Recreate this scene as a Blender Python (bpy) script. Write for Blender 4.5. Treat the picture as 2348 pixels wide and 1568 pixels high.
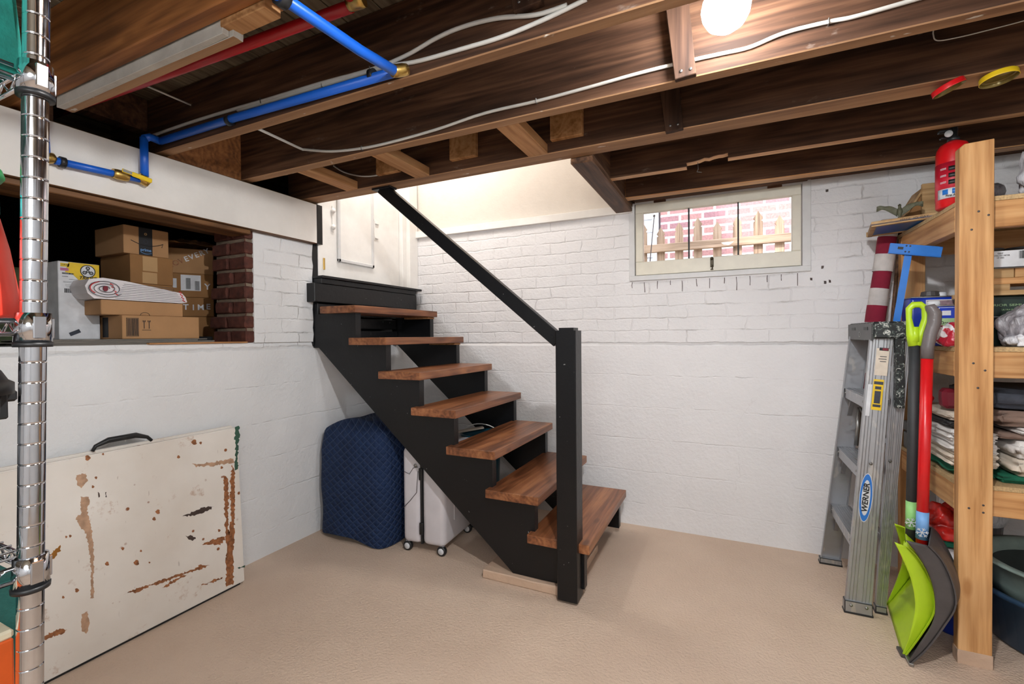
import bpy, bmesh, math, random
from mathutils import Vector, Matrix, Quaternion, noise
random.seed(7)
for o in list(bpy.data.objects): bpy.data.objects.remove(o)
S = bpy.context.scene; COL = S.collection
PI = math.pi

# ---------------------------------------------------------------- camera
F, YAW, PITCH, ROLL = 1058.13, -0.4376984, 0.0126035, 0.0084858
CAM = Vector((2.128, -2.899, 1.15))
_fw = Vector((math.sin(YAW)*math.cos(PITCH), math.cos(YAW)*math.cos(PITCH), -math.sin(PITCH)))
_r = Vector((math.cos(YAW), -math.sin(YAW), 0)); _d = -_r.cross(_fw)
_r2 = math.cos(ROLL)*_r + math.sin(ROLL)*_d; _d2 = -math.sin(ROLL)*_r + math.cos(ROLL)*_d
cd = bpy.data.cameras.new('camera'); cam = bpy.data.objects.new('camera', cd); COL.objects.link(cam)
cd.sensor_width = 36; cd.lens = F/2348*36; cd.clip_start = 0.02; cd.clip_end = 100
cam.matrix_world = Matrix(((_r2.x, -_d2.x, -_fw.x, CAM.x), (_r2.y, -_d2.y, -_fw.y, CAM.y), (_r2.z, -_d2.z, -_fw.z, CAM.z), (0, 0, 0, 1)))
S.camera = cam
def at(x, y, **k):
    """point of a surveyed plane (X=, Y= or Z=) seen along a sight line of the survey camera"""
    r = (x-1174)/F*_r2 + (y-784)/F*_d2 + _fw
    (ax, v), = k.items(); i = 'XYZ'.index(ax)
    return CAM + r*((v-CAM[i])/r[i])

# ---------------------------------------------------------------- world, lamps, exposure
W = bpy.data.worlds.new('world'); S.world = W; W.use_nodes = True
W.node_tree.nodes['Background'].inputs[0].default_value = (0.80, 0.88, 1.0, 1)
W.node_tree.nodes['Background'].inputs[1].default_value = 4.2
S.view_settings.view_transform = 'Standard'; S.view_settings.look = 'None'
S.view_settings.gamma = 1; S.view_settings.exposure = 0.31; S.view_settings.use_curve_mapping = False
def lamp(name, loc, watts, rad, col=(1, 1, 1), kind='POINT', rot=None, size=None):
    l = bpy.data.lights.new(name, kind); l.energy = watts; l.color = col
    if kind == 'AREA': l.shape = 'RECTANGLE'; l.size, l.size_y = size
    elif kind == 'SUN': l.angle = rad
    else: l.shadow_soft_size = rad
    o = bpy.data.objects.new(name, l); o.location = loc
    if rot: o.rotation_euler = rot
    COL.objects.link(o); return o
lamp('ceiling_lamp_near_camera', (2.20, -2.34, 1.93), 62, 0.03, (0.98, 0.99, 1))
lamp('soft_flash_behind_camera', (2.05, -3.5, 1.62), 30, 0.25, (0.96, 0.985, 1))  # unseen soft flash just behind the camera, placed from the joist shadow edges
lamp('fill_light_far_room', (3.4, -4.2, 1.85), 28, 0.15, (0.96, 0.985, 1))  # unseen fill light added behind the camera to lift the room
lamp('stairwell_lamp', (0.35, -0.72, 2.75), 26, 0.10, (1, 0.97, 0.95))
lamp('sun', (4, -3, 6), 4.2, 0.05, (1, 0.96, 0.92), 'SUN', (math.radians(44), 0, math.radians(-14)))

# ---------------------------------------------------------------- materials
def rgb(r, g, b):
    f = lambda c: c/12.92 if c <= .04045 else ((c+.055)/1.055)**2.4
    return (f(r/255), f(g/255), f(b/255), 1)
class NT:
    def __init__(s, name):
        s.m = bpy.data.materials.new(name); s.m.use_nodes = True; s.t = s.m.node_tree; s.b = s.t.nodes['Principled BSDF']
    def n(s, ty, **k):
        n = s.t.nodes.new(ty)
        for a, v in k.items():
            if a in n.inputs: n.inputs[a].default_value = v
            else: setattr(n, a, v)
        return n
    def l(s, a, b): s.t.links.new(a, b)
    def pos(s, scale=(1, 1, 1), rnd=True, rot=(0, 0, 0)):
        c = s.n('ShaderNodeTexCoord'); mp = s.n('ShaderNodeMapping'); mp.inputs['Scale'].default_value = scale; mp.inputs['Rotation'].default_value = rot
        g = s.n('ShaderNodeNewGeometry')
        if rnd:
            oi = s.n('ShaderNodeObjectInfo'); ad = s.n('ShaderNodeVectorMath', operation='ADD'); mu = s.n('ShaderNodeMath', operation='MULTIPLY'); mu.inputs[1].default_value = 37
            s.l(oi.outputs['Random'], mu.inputs[0]); s.l(g.outputs['Position'], ad.inputs[0]); s.l(mu.outputs[0], ad.inputs[1]); s.l(ad.outputs[0], mp.inputs[0])
        else: s.l(g.outputs['Position'], mp.inputs[0])
        return mp.outputs[0]
    def noise(s, v, scale=5, detail=4, rough=.55, dist=0):
        n = s.n('ShaderNodeTexNoise'); n.inputs['Scale'].default_value = scale; n.inputs['Detail'].default_value = detail
        n.inputs['Roughness'].default_value = rough; n.inputs['Distortion'].default_value = dist
        if v is not None: s.l(v, n.inputs['Vector'])
        return n.outputs['Fac']
    def ramp(s, f, *st):
        r = s.n('ShaderNodeValToRGB'); e = r.color_ramp.elements
        while len(e) < len(st): e.new(.5)
        for i, (p, c) in enumerate(st): e[i].position = p; e[i].color = c if len(c) == 4 else (*c, 1)
        s.l(f, r.inputs[0]); return r.outputs[0]
    def mix(s, f, a, b, mode='MIX'):
        m = s.n('ShaderNodeMix', data_type='RGBA', blend_type=mode)
        for i, v in ((0, f), (6, a), (7, b)):
            if isinstance(v, (int, float)): m.inputs[i].default_value = v
            elif isinstance(v, tuple): m.inputs[i].default_value = v
            else: s.l(v, m.inputs[i])
        return m.outputs[2]
    def math(s, op, a, b=0, clamp=False):
        m = s.n('ShaderNodeMath', operation=op, use_clamp=clamp)
        for i, v in ((0, a), (1, b)):
            if isinstance(v, (int, float)): m.inputs[i].default_value = v
            else: s.l(v, m.inputs[i])
        return m.outputs[0]
    def bump(s, h, strength=.3, dist=.01):
        b = s.n('ShaderNodeBump'); b.inputs['Strength'].default_value = strength; b.inputs['Distance'].default_value = dist
        s.l(h, b.inputs['Height']); s.l(b.outputs[0], s.b.inputs['Normal']); return b
    def out(s, col=None, rough=.5, metal=0, spec=.5, **k):
        if col is not None:
            if isinstance(col, tuple): s.b.inputs['Base Color'].default_value = col
            else: s.l(col, s.b.inputs['Base Color'])
        if isinstance(rough, (int, float)): s.b.inputs['Roughness'].default_value = rough
        else: s.l(rough, s.b.inputs['Roughness'])
        s.b.inputs['Metallic'].default_value = metal; s.b.inputs['Specular IOR Level'].default_value = spec
        for a, v in k.items(): s.b.inputs[a.replace('_', ' ')].default_value = v
        return s.m
def flat(name, c, rough=.5, metal=0, spec=.5, var=.12, scale=14, bump=0, bscale=120, **k):
    t = NT(name); v = t.pos(); n = t.noise(v, scale, 5)
    dk = tuple(x*(1-var*1.6) for x in c[:3])+(1,); lt = tuple(min(1, x*(1+var)) for x in c[:3])+(1,)
    if bump: t.bump(t.noise(v, bscale, 4), bump, .004)
    return t.out(t.ramp(n, (.3, dk), (.7, lt)), rough, metal, spec, **k)
def wood(name, axis, dark, mid, light, rough=.6, ring=1.0, bump=.25, knots=.5, spec=.4, coarse=1.0, smear=0):
    t = NT(name); sc = [14*coarse]*3; sc['XYZ'.index(axis)] = .9*coarse; v = t.pos(tuple(sc))
    n1 = t.noise(v, 1.0, 5, .6, .4)
    s2 = [70]*3; s2['XYZ'.index(axis)] = 3.5; n2 = t.noise(t.pos(tuple(s2)), 1, 3, .6)
    s3 = [7*coarse]*3; s3['XYZ'.index(axis)] = .55*coarse; n3 = t.math('SINE', t.math('MULTIPLY', t.noise(t.pos(tuple(s3)), 1, 2, .4), 75*ring))
    f = t.math('ADD', t.math('ADD', t.math('MULTIPLY', n1, .55), t.math('MULTIPLY', n2, .37)), t.math('MULTIPLY', n3, .045))
    col = t.ramp(f, (.32, dark), (.47, mid), (.64, light))
    big = t.noise(t.pos((2.2, 2.2, 2.2)), 1, 3)
    col = t.mix(1.0, col, t.ramp(big, (.3, (.72,)*3), (.7, (1.12,)*3)), 'MULTIPLY')
    if knots:
        vv = t.n('ShaderNodeTexVoronoi'); vv.inputs['Scale'].default_value = 1
        ks = [9]*3; ks['XYZ'.index(axis)] = 3.5; t.l(t.pos(tuple(ks)), vv.inputs['Vector'])
        k = t.ramp(vv.outputs['Distance'], (.07, (1,)*3), (.15, (0,)*3))
        col = t.mix(t.math('MULTIPLY', k, knots), col, dark)
    if smear:
        m1 = t.ramp(t.noise(t.pos((5, 11, 11)), 1, 5, .7), (.62, (0,)*3), (.70, (1,)*3)); m2 = t.ramp(t.noise(t.pos((14, 60, 60)), 1, 3, .7), (.42, (0,)*3), (.6, (1,)*3))
        col = t.mix(t.math('MULTIPLY', t.math('MULTIPLY', m1, m2), smear), col, rgb(150, 138, 128))
    t.bump(f, bump, .003)
    return t.out(col, rough, 0, spec)
M = {}
# painted masonry: brick relief above the ledge, board formed concrete below, all under one coat of white paint
def painted(name, paint, horiz, bricks=True, ledge=1.1):
    t = NT(name); g = t.n('ShaderNodeNewGeometry'); sp = t.n('ShaderNodeSeparateXYZ'); t.l(g.outputs['Position'], sp.inputs[0])
    wob = t.noise(t.pos((5, 5, 5), False), 1, 3)
    wob2 = t.noise(t.pos((26, 26, 26), False), 1, 3)
    z = t.math('ADD', t.math('ADD', sp.outputs['Z'], t.math('MULTIPLY', t.math('SUBTRACT', wob, .5), .022)), t.math('MULTIPLY', t.math('SUBTRACT', wob2, .5), .013))
    hx = t.math('ADD', sp.outputs[horiz], t.math('ADD', t.math('MULTIPLY', t.math('SUBTRACT', t.noise(t.pos((6, 6, 9), False), 1, 2), .5), .05), t.math('MULTIPLY', t.math('SUBTRACT', wob2, .5), -.014)))
    cx = t.n('ShaderNodeCombineXYZ'); t.l(hx, cx.inputs[0]); t.l(z, cx.inputs[1])
    br = t.n('ShaderNodeTexBrick'); br.inputs['Scale'].default_value = 1; br.inputs['Brick Width'].default_value = .212; br.inputs['Row Height'].default_value = .0735
    br.inputs['Mortar Size'].default_value = .0065; br.inputs['Mortar Smooth'].default_value = .9; t.l(cx.outputs[0], br.inputs['Vector'])
    br.inputs['Color1'].default_value = (1, 1, 1, 1); br.inputs['Color2'].default_value = (.8, .8, .8, 1); br.inputs['Mortar'].default_value = (0, 0, 0, 1)
    fine = t.noise(t.pos((1, 1, 1), False), 55, 6, .6); med = t.noise(t.pos((1, 1, 1), False), 11, 5, .6, .5)
    up = t.ramp(z, (ledge/3-.002, (0,)*3), (ledge/3+.002, (1,)*3)); 
    zz = t.math('MULTIPLY', z, 1/3); r = t.n('ShaderNodeMapRange'); 
    r.inputs['From Min'].default_value = ledge-.006; r.inputs['From Max'].default_value = ledge+.006; t.l(z, r.inputs['Value']); upf = r.outputs[0]
    fadm = t.ramp(t.noise(t.pos((1, 1, 1), False), 6, 5, .65), (.36, (.08,)*3), (.62, (1,)*3))
    mort = t.math('MULTIPLY', t.math('MULTIPLY', br.outputs['Fac'], upf), fadm)
    # horizontal form-board marks in the concrete
    fz = t.math('FRACT', t.math('ADD', t.math('MULTIPLY', z, 5.2), .3)); lm = t.math('SUBTRACT', 1, t.math('MULTIPLY', t.math('MINIMUM', fz, t.math('SUBTRACT', 1, fz)), 38, True), True)
    lm = t.math('MULTIPLY', t.math('MULTIPLY', lm, t.math('SUBTRACT', 1, upf)), t.ramp(med, (.4, (0,)*3), (.65, (.8,)*3)))
    # a broken ledge line where brick meets concrete
    dl = t.math('ABSOLUTE', t.math('SUBTRACT', z, ledge)); led = t.math('SUBTRACT', 1, t.math('MULTIPLY', dl, 110), True); led = t.math('MAXIMUM', led, 0)
    h = t.math('SUBTRACT', t.math('ADD', t.math('MULTIPLY', med, .75), t.math('MULTIPLY', fine, .42)), t.math('ADD', t.math('MULTIPLY', mort, .5), t.math('ADD', t.math('MULTIPLY', lm, .5), t.math('MULTIPLY', led, .8))))
    t.bump(h, .8, .010)
    vor = t.n('ShaderNodeTexVoronoi', feature='DISTANCE_TO_EDGE'); vor.inputs['Scale'].default_value = 5; t.l(t.mix(.25, t.pos((1, 1, 1), False), t.noise(t.pos((1, 1, 1), False), 4, 4)), vor.inputs['Vector'])
    ck = t.math('MULTIPLY', t.ramp(vor.outputs['Distance'], (.0, (1,)*3), (.006, (0,)*3)), t.ramp(t.noise(t.pos((1, 1, 1), False), 1.6, 2), (.55, (0,)*3), (.6, (.5,)*3)))
    dirt = t.math('ADD', t.math('MULTIPLY', t.math('POWER', mort, 6), .42), t.math('ADD', t.math('MULTIPLY', led, .14), t.math('MULTIPLY', ck, .22)), True)
    pc = t.ramp(t.noise(t.pos((1, 1, 1), False), 2.3, 4), (.3, tuple(x*.93 for x in paint[:3])), (.7, paint))
    col = t.mix(dirt, pc, rgb(120, 112, 104))
    return t.out(col, .62, 0, .3)
M['wallb'] = painted('painted_brick_back', rgb(232, 231, 232), 'X')
M['walll'] = painted('painted_brick_left', rgb(230, 231, 232), 'Y')
M['paintwood'] = flat('white_painted_timber', rgb(226, 222, 216), .55, var=.05, scale=5, bump=.25, bscale=40)
M['white'] = flat('white_gloss_paint', rgb(238, 236, 232), .35, var=.03, bump=.1)
M['cream'] = flat('cream_plaster', rgb(220, 212, 202), .8, var=.02, bump=.5, bscale=38)
M['sash'] = flat('cream_sash_paint', rgb(226, 221, 205), .45, var=.04, bump=.15, bscale=30)
M['casing'] = flat('grey_white_casing_paint', rgb(214, 214, 214), .5, var=.04, bump=.15, bscale=30)
def floor_mat():
    t = NT('tan_floor_paint'); v = t.pos((1, 1, 1), False)
    n = t.noise(v, 2.2, 5); c = t.ramp(n, (.3, rgb(208, 183, 162)), (.7, rgb(220, 196, 175)))
    sp = t.ramp(t.noise(v, 70, 3), (.70, (0,)*3), (.76, (.5,)*3)); c = t.mix(t.math('MULTIPLY', sp, .5), c, rgb(150, 125, 105))
    h = t.math('ADD', t.noise(v, 95, 5, .6), t.math('MULTIPLY', t.noise(v, 7, 3), .8)); t.bump(h, .8, .009)
    return t.out(c, .5, 0, .35)
M['floor'] = floor_mat()
M['slab'] = flat('tan_painted_slab', rgb(196, 168, 145), .6, var=.06, bump=.7, bscale=60)
JD = (rgb(54, 37, 28), rgb(88, 61, 45), rgb(120, 87, 65))
M['joist'] = wood('old_dark_joist', 'X', *JD, rough=.72, knots=.3, spec=.2, smear=.5)
M['joistY'] = wood('old_dark_joist_cross', 'Y', rgb(58, 40, 29), rgb(98, 69, 49), rgb(140, 103, 74), rough=.65, knots=.3)
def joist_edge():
    t = NT('scraped_bounce_lit_underside'); v = t.pos((.9, 14, 14)); n = t.noise(v, 1, 6, .6, .5)
    c = t.ramp(n, (.3, rgb(112, 80, 56)), (.55, rgb(160, 122, 88)), (.8, rgb(190, 152, 114)))  # scraped wood tone, brightened further to stand in for light bounced off the floor
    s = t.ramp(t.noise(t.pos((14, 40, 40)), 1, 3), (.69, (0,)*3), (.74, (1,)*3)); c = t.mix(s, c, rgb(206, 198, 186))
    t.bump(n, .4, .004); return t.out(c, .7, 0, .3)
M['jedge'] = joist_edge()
M['joistZ'] = wood('old_dark_upright', 'Z', rgb(50, 34, 26), rgb(78, 55, 42), rgb(104, 76, 58), rough=.75, knots=.2, spec=.2)
M['jorange'] = wood('orange_brown_joist', 'X', rgb(104, 62, 30), rgb(146, 92, 48), rgb(176, 116, 64), knots=.5)
M['subfloor'] = wood('grey_subfloor_board', 'Y', rgb(70, 60, 48), rgb(112, 98, 78), rgb(140, 124, 102), rough=.85, knots=.3)
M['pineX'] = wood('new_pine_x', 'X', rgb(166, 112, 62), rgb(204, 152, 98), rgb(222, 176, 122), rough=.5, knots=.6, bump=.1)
M['pineY'] = wood('new_pine_y', 'Y', rgb(166, 112, 62), rgb(204, 152, 98), rgb(222, 176, 122), rough=.5, knots=.6, bump=.1)
M['pineZ'] = wood('new_pine_z', 'Z', rgb(168, 116, 66), rgb(206, 156, 102), rgb(224, 178, 126), rough=.5, knots=.8, bump=.1, coarse=.8)
M['block'] = wood('rough_pine_block', 'Y', rgb(150, 102, 58), rgb(190, 140, 92), rgb(208, 164, 116), rough=.75, knots=.3)
M['tread'] = wood('stained_stair_tread', 'Y', rgb(96, 56, 34), rgb(142, 88, 55), rgb(178, 120, 78), rough=.36, knots=.8, bump=.1, spec=.5)
M['ply'] = wood('plywood_edge', 'X', rgb(150, 112, 70), rgb(190, 152, 104), rgb(210, 176, 130), rough=.7, knots=0)
M['greyply'] = flat('particle_board', rgb(190, 160, 116), .8, var=.2, scale=180)
def blackpaint():
    t = NT('black_stair_paint'); v = t.pos(); t.bump(t.noise(t.pos((40, 40, 40)), 1, 4), .35, .003)
    s = t.ramp(t.noise(v, 60, 2), (.745, (0,)*3), (.77, (1,)*3))
    return t.out(t.mix(t.math('MULTIPLY', s, .45), rgb(12, 13, 16), rgb(190, 190, 190)), .38, 0, .4)
M['black'] = blackpaint()
M['blk'] = flat('black_plastic', rgb(26, 27, 29), .45, var=.1)
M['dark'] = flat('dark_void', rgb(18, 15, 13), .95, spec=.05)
def metal(name, c, rough, var=.1, dirt=0, sc=60):
    t = NT(name); n = t.noise(t.pos(), sc, 4)
    col = t.ramp(n, (.3, tuple(x*(1-var) for x in c[:3])), (.7, c))
    if dirt: col = t.mix(t.ramp(t.noise(t.pos((1, 1, .35)), 26, 4), (.60, (0,)*3), (.66, (dirt,)*3)), col, rgb(205, 203, 198))
    return t.out(col, t.ramp(n, (.3, (rough,)*3), (.7, (min(1, rough*1.6),)*3)), 1, .5)
M['chrome'] = metal('chrome', rgb(205, 208, 214), .08, .08)
M['alu'] = metal('ladder_aluminium', rgb(178, 180, 184), .38, .12, .6)
M['steel'] = metal('zinc_steel', rgb(160, 160, 158), .35)
M['brass'] = metal('brass', rgb(206, 170, 96), .28)
M['gold'] = flat('gold_lid_lacquer', rgb(126, 108, 52), .22, metal=.3)
def blanket():
    t = NT('navy_quilted_fabric'); v = t.pos((1, 1, 1), False)
    sp = t.n('ShaderNodeSeparateXYZ'); t.l(v, sp.inputs[0])
    a = t.math('ADD', sp.outputs['X'], sp.outputs['Y'])
    def ln(s1, s2):
        q = t.math('FRACT', t.math('MULTIPLY', t.math('ADD', t.math('MULTIPLY', a, s1), t.math('MULTIPLY', sp.outputs['Z'], s2)), 1/.042))
        return t.math('MINIMUM', q, t.math('SUBTRACT', 1, q))
    m = t.math('MINIMUM', ln(.75, 1), ln(.75, -1))
    st = t.ramp(m, (.02, (1,)*3), (.05, (0,)*3)); 
    t.bump(t.math('ADD', t.math('POWER', m, .5), t.math('MULTIPLY', t.noise(v, 30, 3), .3)), .9, .012)
    c = t.ramp(t.noise(v, 6, 3), (.3, rgb(20, 36, 66)), (.7, rgb(28, 48, 84)))
    return t.out(t.mix(t.math('MULTIPLY', st, .35), c, rgb(110, 130, 165)), .8, 0, .25)
M['quilt'] = blanket()
def board_mat():
    t = NT('stained_white_plastic'); v = t.pos((1, 1, 1), False)
    c = t.ramp(t.noise(v, 3, 5), (.3, rgb(220, 212, 202)), (.7, rgb(236, 231, 224)))
    s1 = t.ramp(t.noise(t.pos((1, 1, 1), False), 9, 7, .7), (.60, (0,)*3), (.66, (.55,)*3)); 
    s1 = t.math('MULTIPLY', s1, t.ramp(t.noise(v, 26, 4, .7), (.42, (0,)*3), (.6, (1,)*3)))
    c = t.mix(s1, c, rgb(170, 122, 84))
    vd = t.n('ShaderNodeTexVoronoi'); vd.inputs['Scale'].default_value = 17; t.l(v, vd.inputs['Vector'])
    d = t.math('MULTIPLY', t.ramp(vd.outputs['Distance'], (.10, (1,)*3), (.14, (0,)*3)), t.ramp(t.noise(v, 4, 2), (.5, (0,)*3), (.54, (1,)*3)))
    c = t.mix(d, c, rgb(140, 84, 46))
    sc = t.ramp(t.noise(t.pos((1, 26, 5), False, (.5, 0, 0)), 2.4, 3), (.70, (0,)*3), (.73, (.4,)*3)); c = t.mix(sc, c, rgb(150, 132, 120))
    return t.out(c, .5, 0, .4)
M['board'] = board_mat()
M['stain'] = flat('brown_wood_stain', rgb(156, 100, 62), .6, var=.35, scale=60)
M['stain2'] = flat('amber_stain', rgb(150, 98, 30), .4, var=.2)
M['stain3'] = flat('dark_paint_mark', rgb(70, 56, 50), .6, var=.2)
M['greenpaint'] = flat('dark_green_paint', rgb(52, 86, 70), .6, var=.2)
M['kraft'] = flat('cardboard', rgb(176, 134, 92), .85, var=.07, scale=8, bump=.1)
M['kraft2'] = flat('brown_cardboard', rgb(152, 110, 66), .85, var=.07, scale=8, bump=.1)
M['tape'] = flat('paper_tape', rgb(190, 152, 104), .6, var=.03)
M['paper'] = flat('white_paper', rgb(226, 226, 226), .7, var=.04)
M['ink'] = flat('black_ink', rgb(30, 30, 32), .6)
M['blue'] = flat('blue_pex', rgb(20, 92, 196), .35, var=.08, scale=5)
M['red'] = flat('red_pex', rgb(176, 26, 34), .35, var=.1, scale=5)
M['yellow'] = flat('yellow_plastic', rgb(226, 190, 30), .4)
M['cable'] = flat('white_cable', rgb(214, 212, 206), .45, var=.05)
M['lime'] = flat('lime_green_plastic', rgb(176, 210, 36), .38, var=.08, scale=5)
M['shovgrey'] = flat('dark_grey_plastic', rgb(72, 68, 68), .45, var=.12, bump=.15, bscale=80)
M['shaftblack'] = flat('charcoal_sleeve', rgb(46, 48, 50), .6)
M['redgloss'] = flat('red_gloss', rgb(204, 22, 28), .3, var=.06)
M['sky'] = flat('pale_blue_sticker', rgb(110, 160, 214), .5)
M['mint'] = flat('pale_green_sticker', rgb(140, 200, 120), .5)
M['caseshell'] = flat('pale_grey_luggage_shell', rgb(206, 203, 208), .4, var=.03)
M['teal'] = flat('teal_fabric', rgb(22, 120, 108), .9, var=.18, scale=40, bump=.5)
M['dteal'] = flat('dark_green_fabric', rgb(16, 72, 66), .9, var=.15, scale=40, bump=.4)
M['coral'] = flat('coral_plastic', rgb(232, 66, 48), .4, var=.05)
M['aqua'] = flat('aqua_cap', rgb(40, 170, 164), .4)
M['green'] = flat('green_rim', rgb(30, 130, 70), .4)
M['clearish'] = flat('frosted_plastic', rgb(150, 166, 170), .35)
M['orange'] = flat('orange_card', rgb(226, 96, 30), .6)
M['creamp'] = flat('cream_card', rgb(224, 214, 186), .7)
M['metalblue'] = flat('blue_anodised', rgb(36, 112, 196), .38, var=.06)
M['canblue'] = flat('blue_can_paint', rgb(20, 54, 168), .28)
M['canwhite'] = flat('white_label', rgb(214, 216, 220), .5)
M['mauve'] = flat('mauve_label', rgb(150, 124, 132), .6, var=.2, scale=80)
M['labelgreen'] = flat('label_green', rgb(160, 190, 140), .5)
M['dgreen'] = flat('dark_green_box', rgb(30, 50, 42), .5)
M['linen'] = flat('cream_cotton', rgb(214, 202, 186), .9, var=.08, scale=20, bump=.5, bscale=60)
M['white_cloth'] = flat('white_cotton', rgb(222, 218, 214), .9, var=.05, bump=.5, bscale=60)
M['brownc'] = flat('taupe_cloth', rgb(132, 110, 98), .9, var=.1, bump=.4)
M['greyc'] = flat('slate_cloth', rgb(66, 70, 80), .9, var=.15, scale=30, bump=.5)
M['greencloth'] = flat('green_cloth', rgb(14, 96, 70), .85, var=.12, bump=.4)
M['pinkc'] = flat('pink_print', rgb(196, 120, 160), .9, var=.2)
M['bluec'] = flat('grey_blue_print', rgb(110, 130, 150), .9, var=.2)
def bagmat(name, c1, c2, red=None):
    t = NT(name); n = t.noise(t.pos((1, 1, .4)), 34, 4, .6, 1.5); col = t.ramp(n, (.35, c1), (.6, c2))
    if red: col = t.mix(t.ramp(t.noise(t.pos((1, .6, 1)), 24, 2, .5, .8), (.50, (0,)*3), (.53, (1,)*3)), col, red)
    t.bump(n, .7, .010); return t.out(col, .28, 0, .6, Subsurface_Weight=.25, Subsurface_Radius=(.02, .02, .02))
M['plasticbag'] = bagmat('thin_white_plastic', rgb(190, 192, 198), rgb(232, 232, 236))
M['redprintbag'] = bagmat('red_printed_plastic', rgb(200, 196, 198), rgb(232, 228, 230), rgb(178, 24, 48))
M['greybag'] = bagmat('grey_translucent_plastic', rgb(112, 108, 112), rgb(170, 168, 174))
M['redbag'] = flat('red_foil', rgb(190, 34, 28), .3, var=.35, scale=22, bump=.7, bscale=24)
M['dots'] = None
M['brown'] = flat('brown_paper', rgb(96, 84, 78), .8)
M['tubblue'] = flat('slate_blue_tub', rgb(48, 74, 100), .35, var=.08)
M['tubgrey'] = flat('grey_green_tub', rgb(128, 146, 140), .45)
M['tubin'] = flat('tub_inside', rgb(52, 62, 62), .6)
M['bronze'] = flat('weathered_bronze', rgb(96, 96, 74), .6, var=.25, scale=50)
M['flagred'] = flat('flag_red', rgb(136, 26, 52), .9, bump=.3)
M['flagwhite'] = flat('flag_white', rgb(206, 200, 196), .9, bump=.3)
M['pictblue'] = flat('blue_panel', rgb(38, 96, 160), .4)
M['tool'] = flat('grey_metal_box', rgb(120, 124, 126), .5, var=.12)
M['maroon'] = flat('maroon_pack', rgb(120, 20, 40), .5)
def splat():
    t = NT('paint_splattered_black'); n = t.noise(t.pos(), 60, 4, .7, 1.2)
    return t.out(t.ramp(n, (.50, rgb(28, 30, 32)), (.58, rgb(60, 74, 70)), (.64, rgb(196, 196, 190))), .5)
M['splat'] = splat()
def brickm(name, c1, c2, mortar, horiz='X', msz=.011, bw=.212, rh=.0735):
    t = NT(name); g = t.n('ShaderNodeNewGeometry'); sp = t.n('ShaderNodeSeparateXYZ'); t.l(g.outputs['Position'], sp.inputs[0])
    cx = t.n('ShaderNodeCombineXYZ'); t.l(sp.outputs[horiz], cx.inputs[0]); t.l(sp.outputs['Z'], cx.inputs[1])
    b = t.n('ShaderNodeTexBrick'); b.inputs['Scale'].default_value = 1; b.inputs['Brick Width'].default_value = bw; b.inputs['Row Height'].default_value = rh
    b.inputs['Mortar Size'].default_value = msz; b.inputs['Mortar Smooth'].default_value = .1; b.inputs['Bias'].default_value = 0
    b.inputs['Color1'].default_value = c1; b.inputs['Color2'].default_value = c2; b.inputs['Mortar'].default_value = mortar; t.l(cx.outputs[0], b.inputs['Vector'])
    n = t.noise(t.pos((1, 1, 1), False), 60, 4); c = t.mix(1.0, b.outputs['Color'], t.ramp(n, (.3, (.8,)*3), (.7, (1.15,)*3)), 'MULTIPLY')
    t.bump(t.math('SUBTRACT', n, b.outputs['Fac']), .5, .006); return t.out(c, .85, 0, .2)
M['outbrick'] = brickm('neighbour_brick', rgb(188, 142, 136), rgb(168, 126, 130), rgb(236, 232, 228))
M['rawbrick'] = brickm('bare_brick', rgb(104, 50, 38), rgb(76, 38, 32), rgb(132, 112, 96), 'X', .012, .21, .0735)
M['fence'] = wood('weathered_fence', 'Z', rgb(130, 108, 90), rgb(172, 146, 122), rgb(196, 172, 150), rough=.85, knots=.2)
M['fenceX'] = wood('weathered_fence_rail', 'X', rgb(130, 108, 90), rgb(172, 146, 122), rgb(196, 172, 150), rough=.85, knots=.2)
M['latchdark'] = flat('dark_bronze_latch', rgb(70, 62, 46), .5, metal=.4)
M['siding'] = flat('white_siding', rgb(224, 226, 230), .6)
M['ground'] = flat('outside_ground', rgb(150, 140, 120), .95, bump=.5)
def glass():
    t = NT('window_glass'); t.t.nodes.remove(t.b); o = t.t.nodes['Material Output']
    tr = t.n('ShaderNodeBsdfTransparent'); gl = t.n('ShaderNodeBsdfGlossy'); gl.inputs['Roughness'].default_value = .02
    fr = t.n('ShaderNodeFresnel'); mx = t.n('ShaderNodeMixShader'); t.l(t.math('MULTIPLY', fr.outputs[0], .6), mx.inputs[0]); t.l(tr.outputs[0], mx.inputs[1]); t.l(gl.outputs[0], mx.inputs[2]); t.l(mx.outputs[0], o.inputs[0])
    return t.m
M['glass'] = glass()
def glow():
    t = NT('bulb_glow'); t.b.inputs['Emission Color'].default_value = (.93, .97, 1, 1); t.b.inputs['Emission Strength'].default_value = 108; return t.m
M['glow'] = glow()

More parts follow.
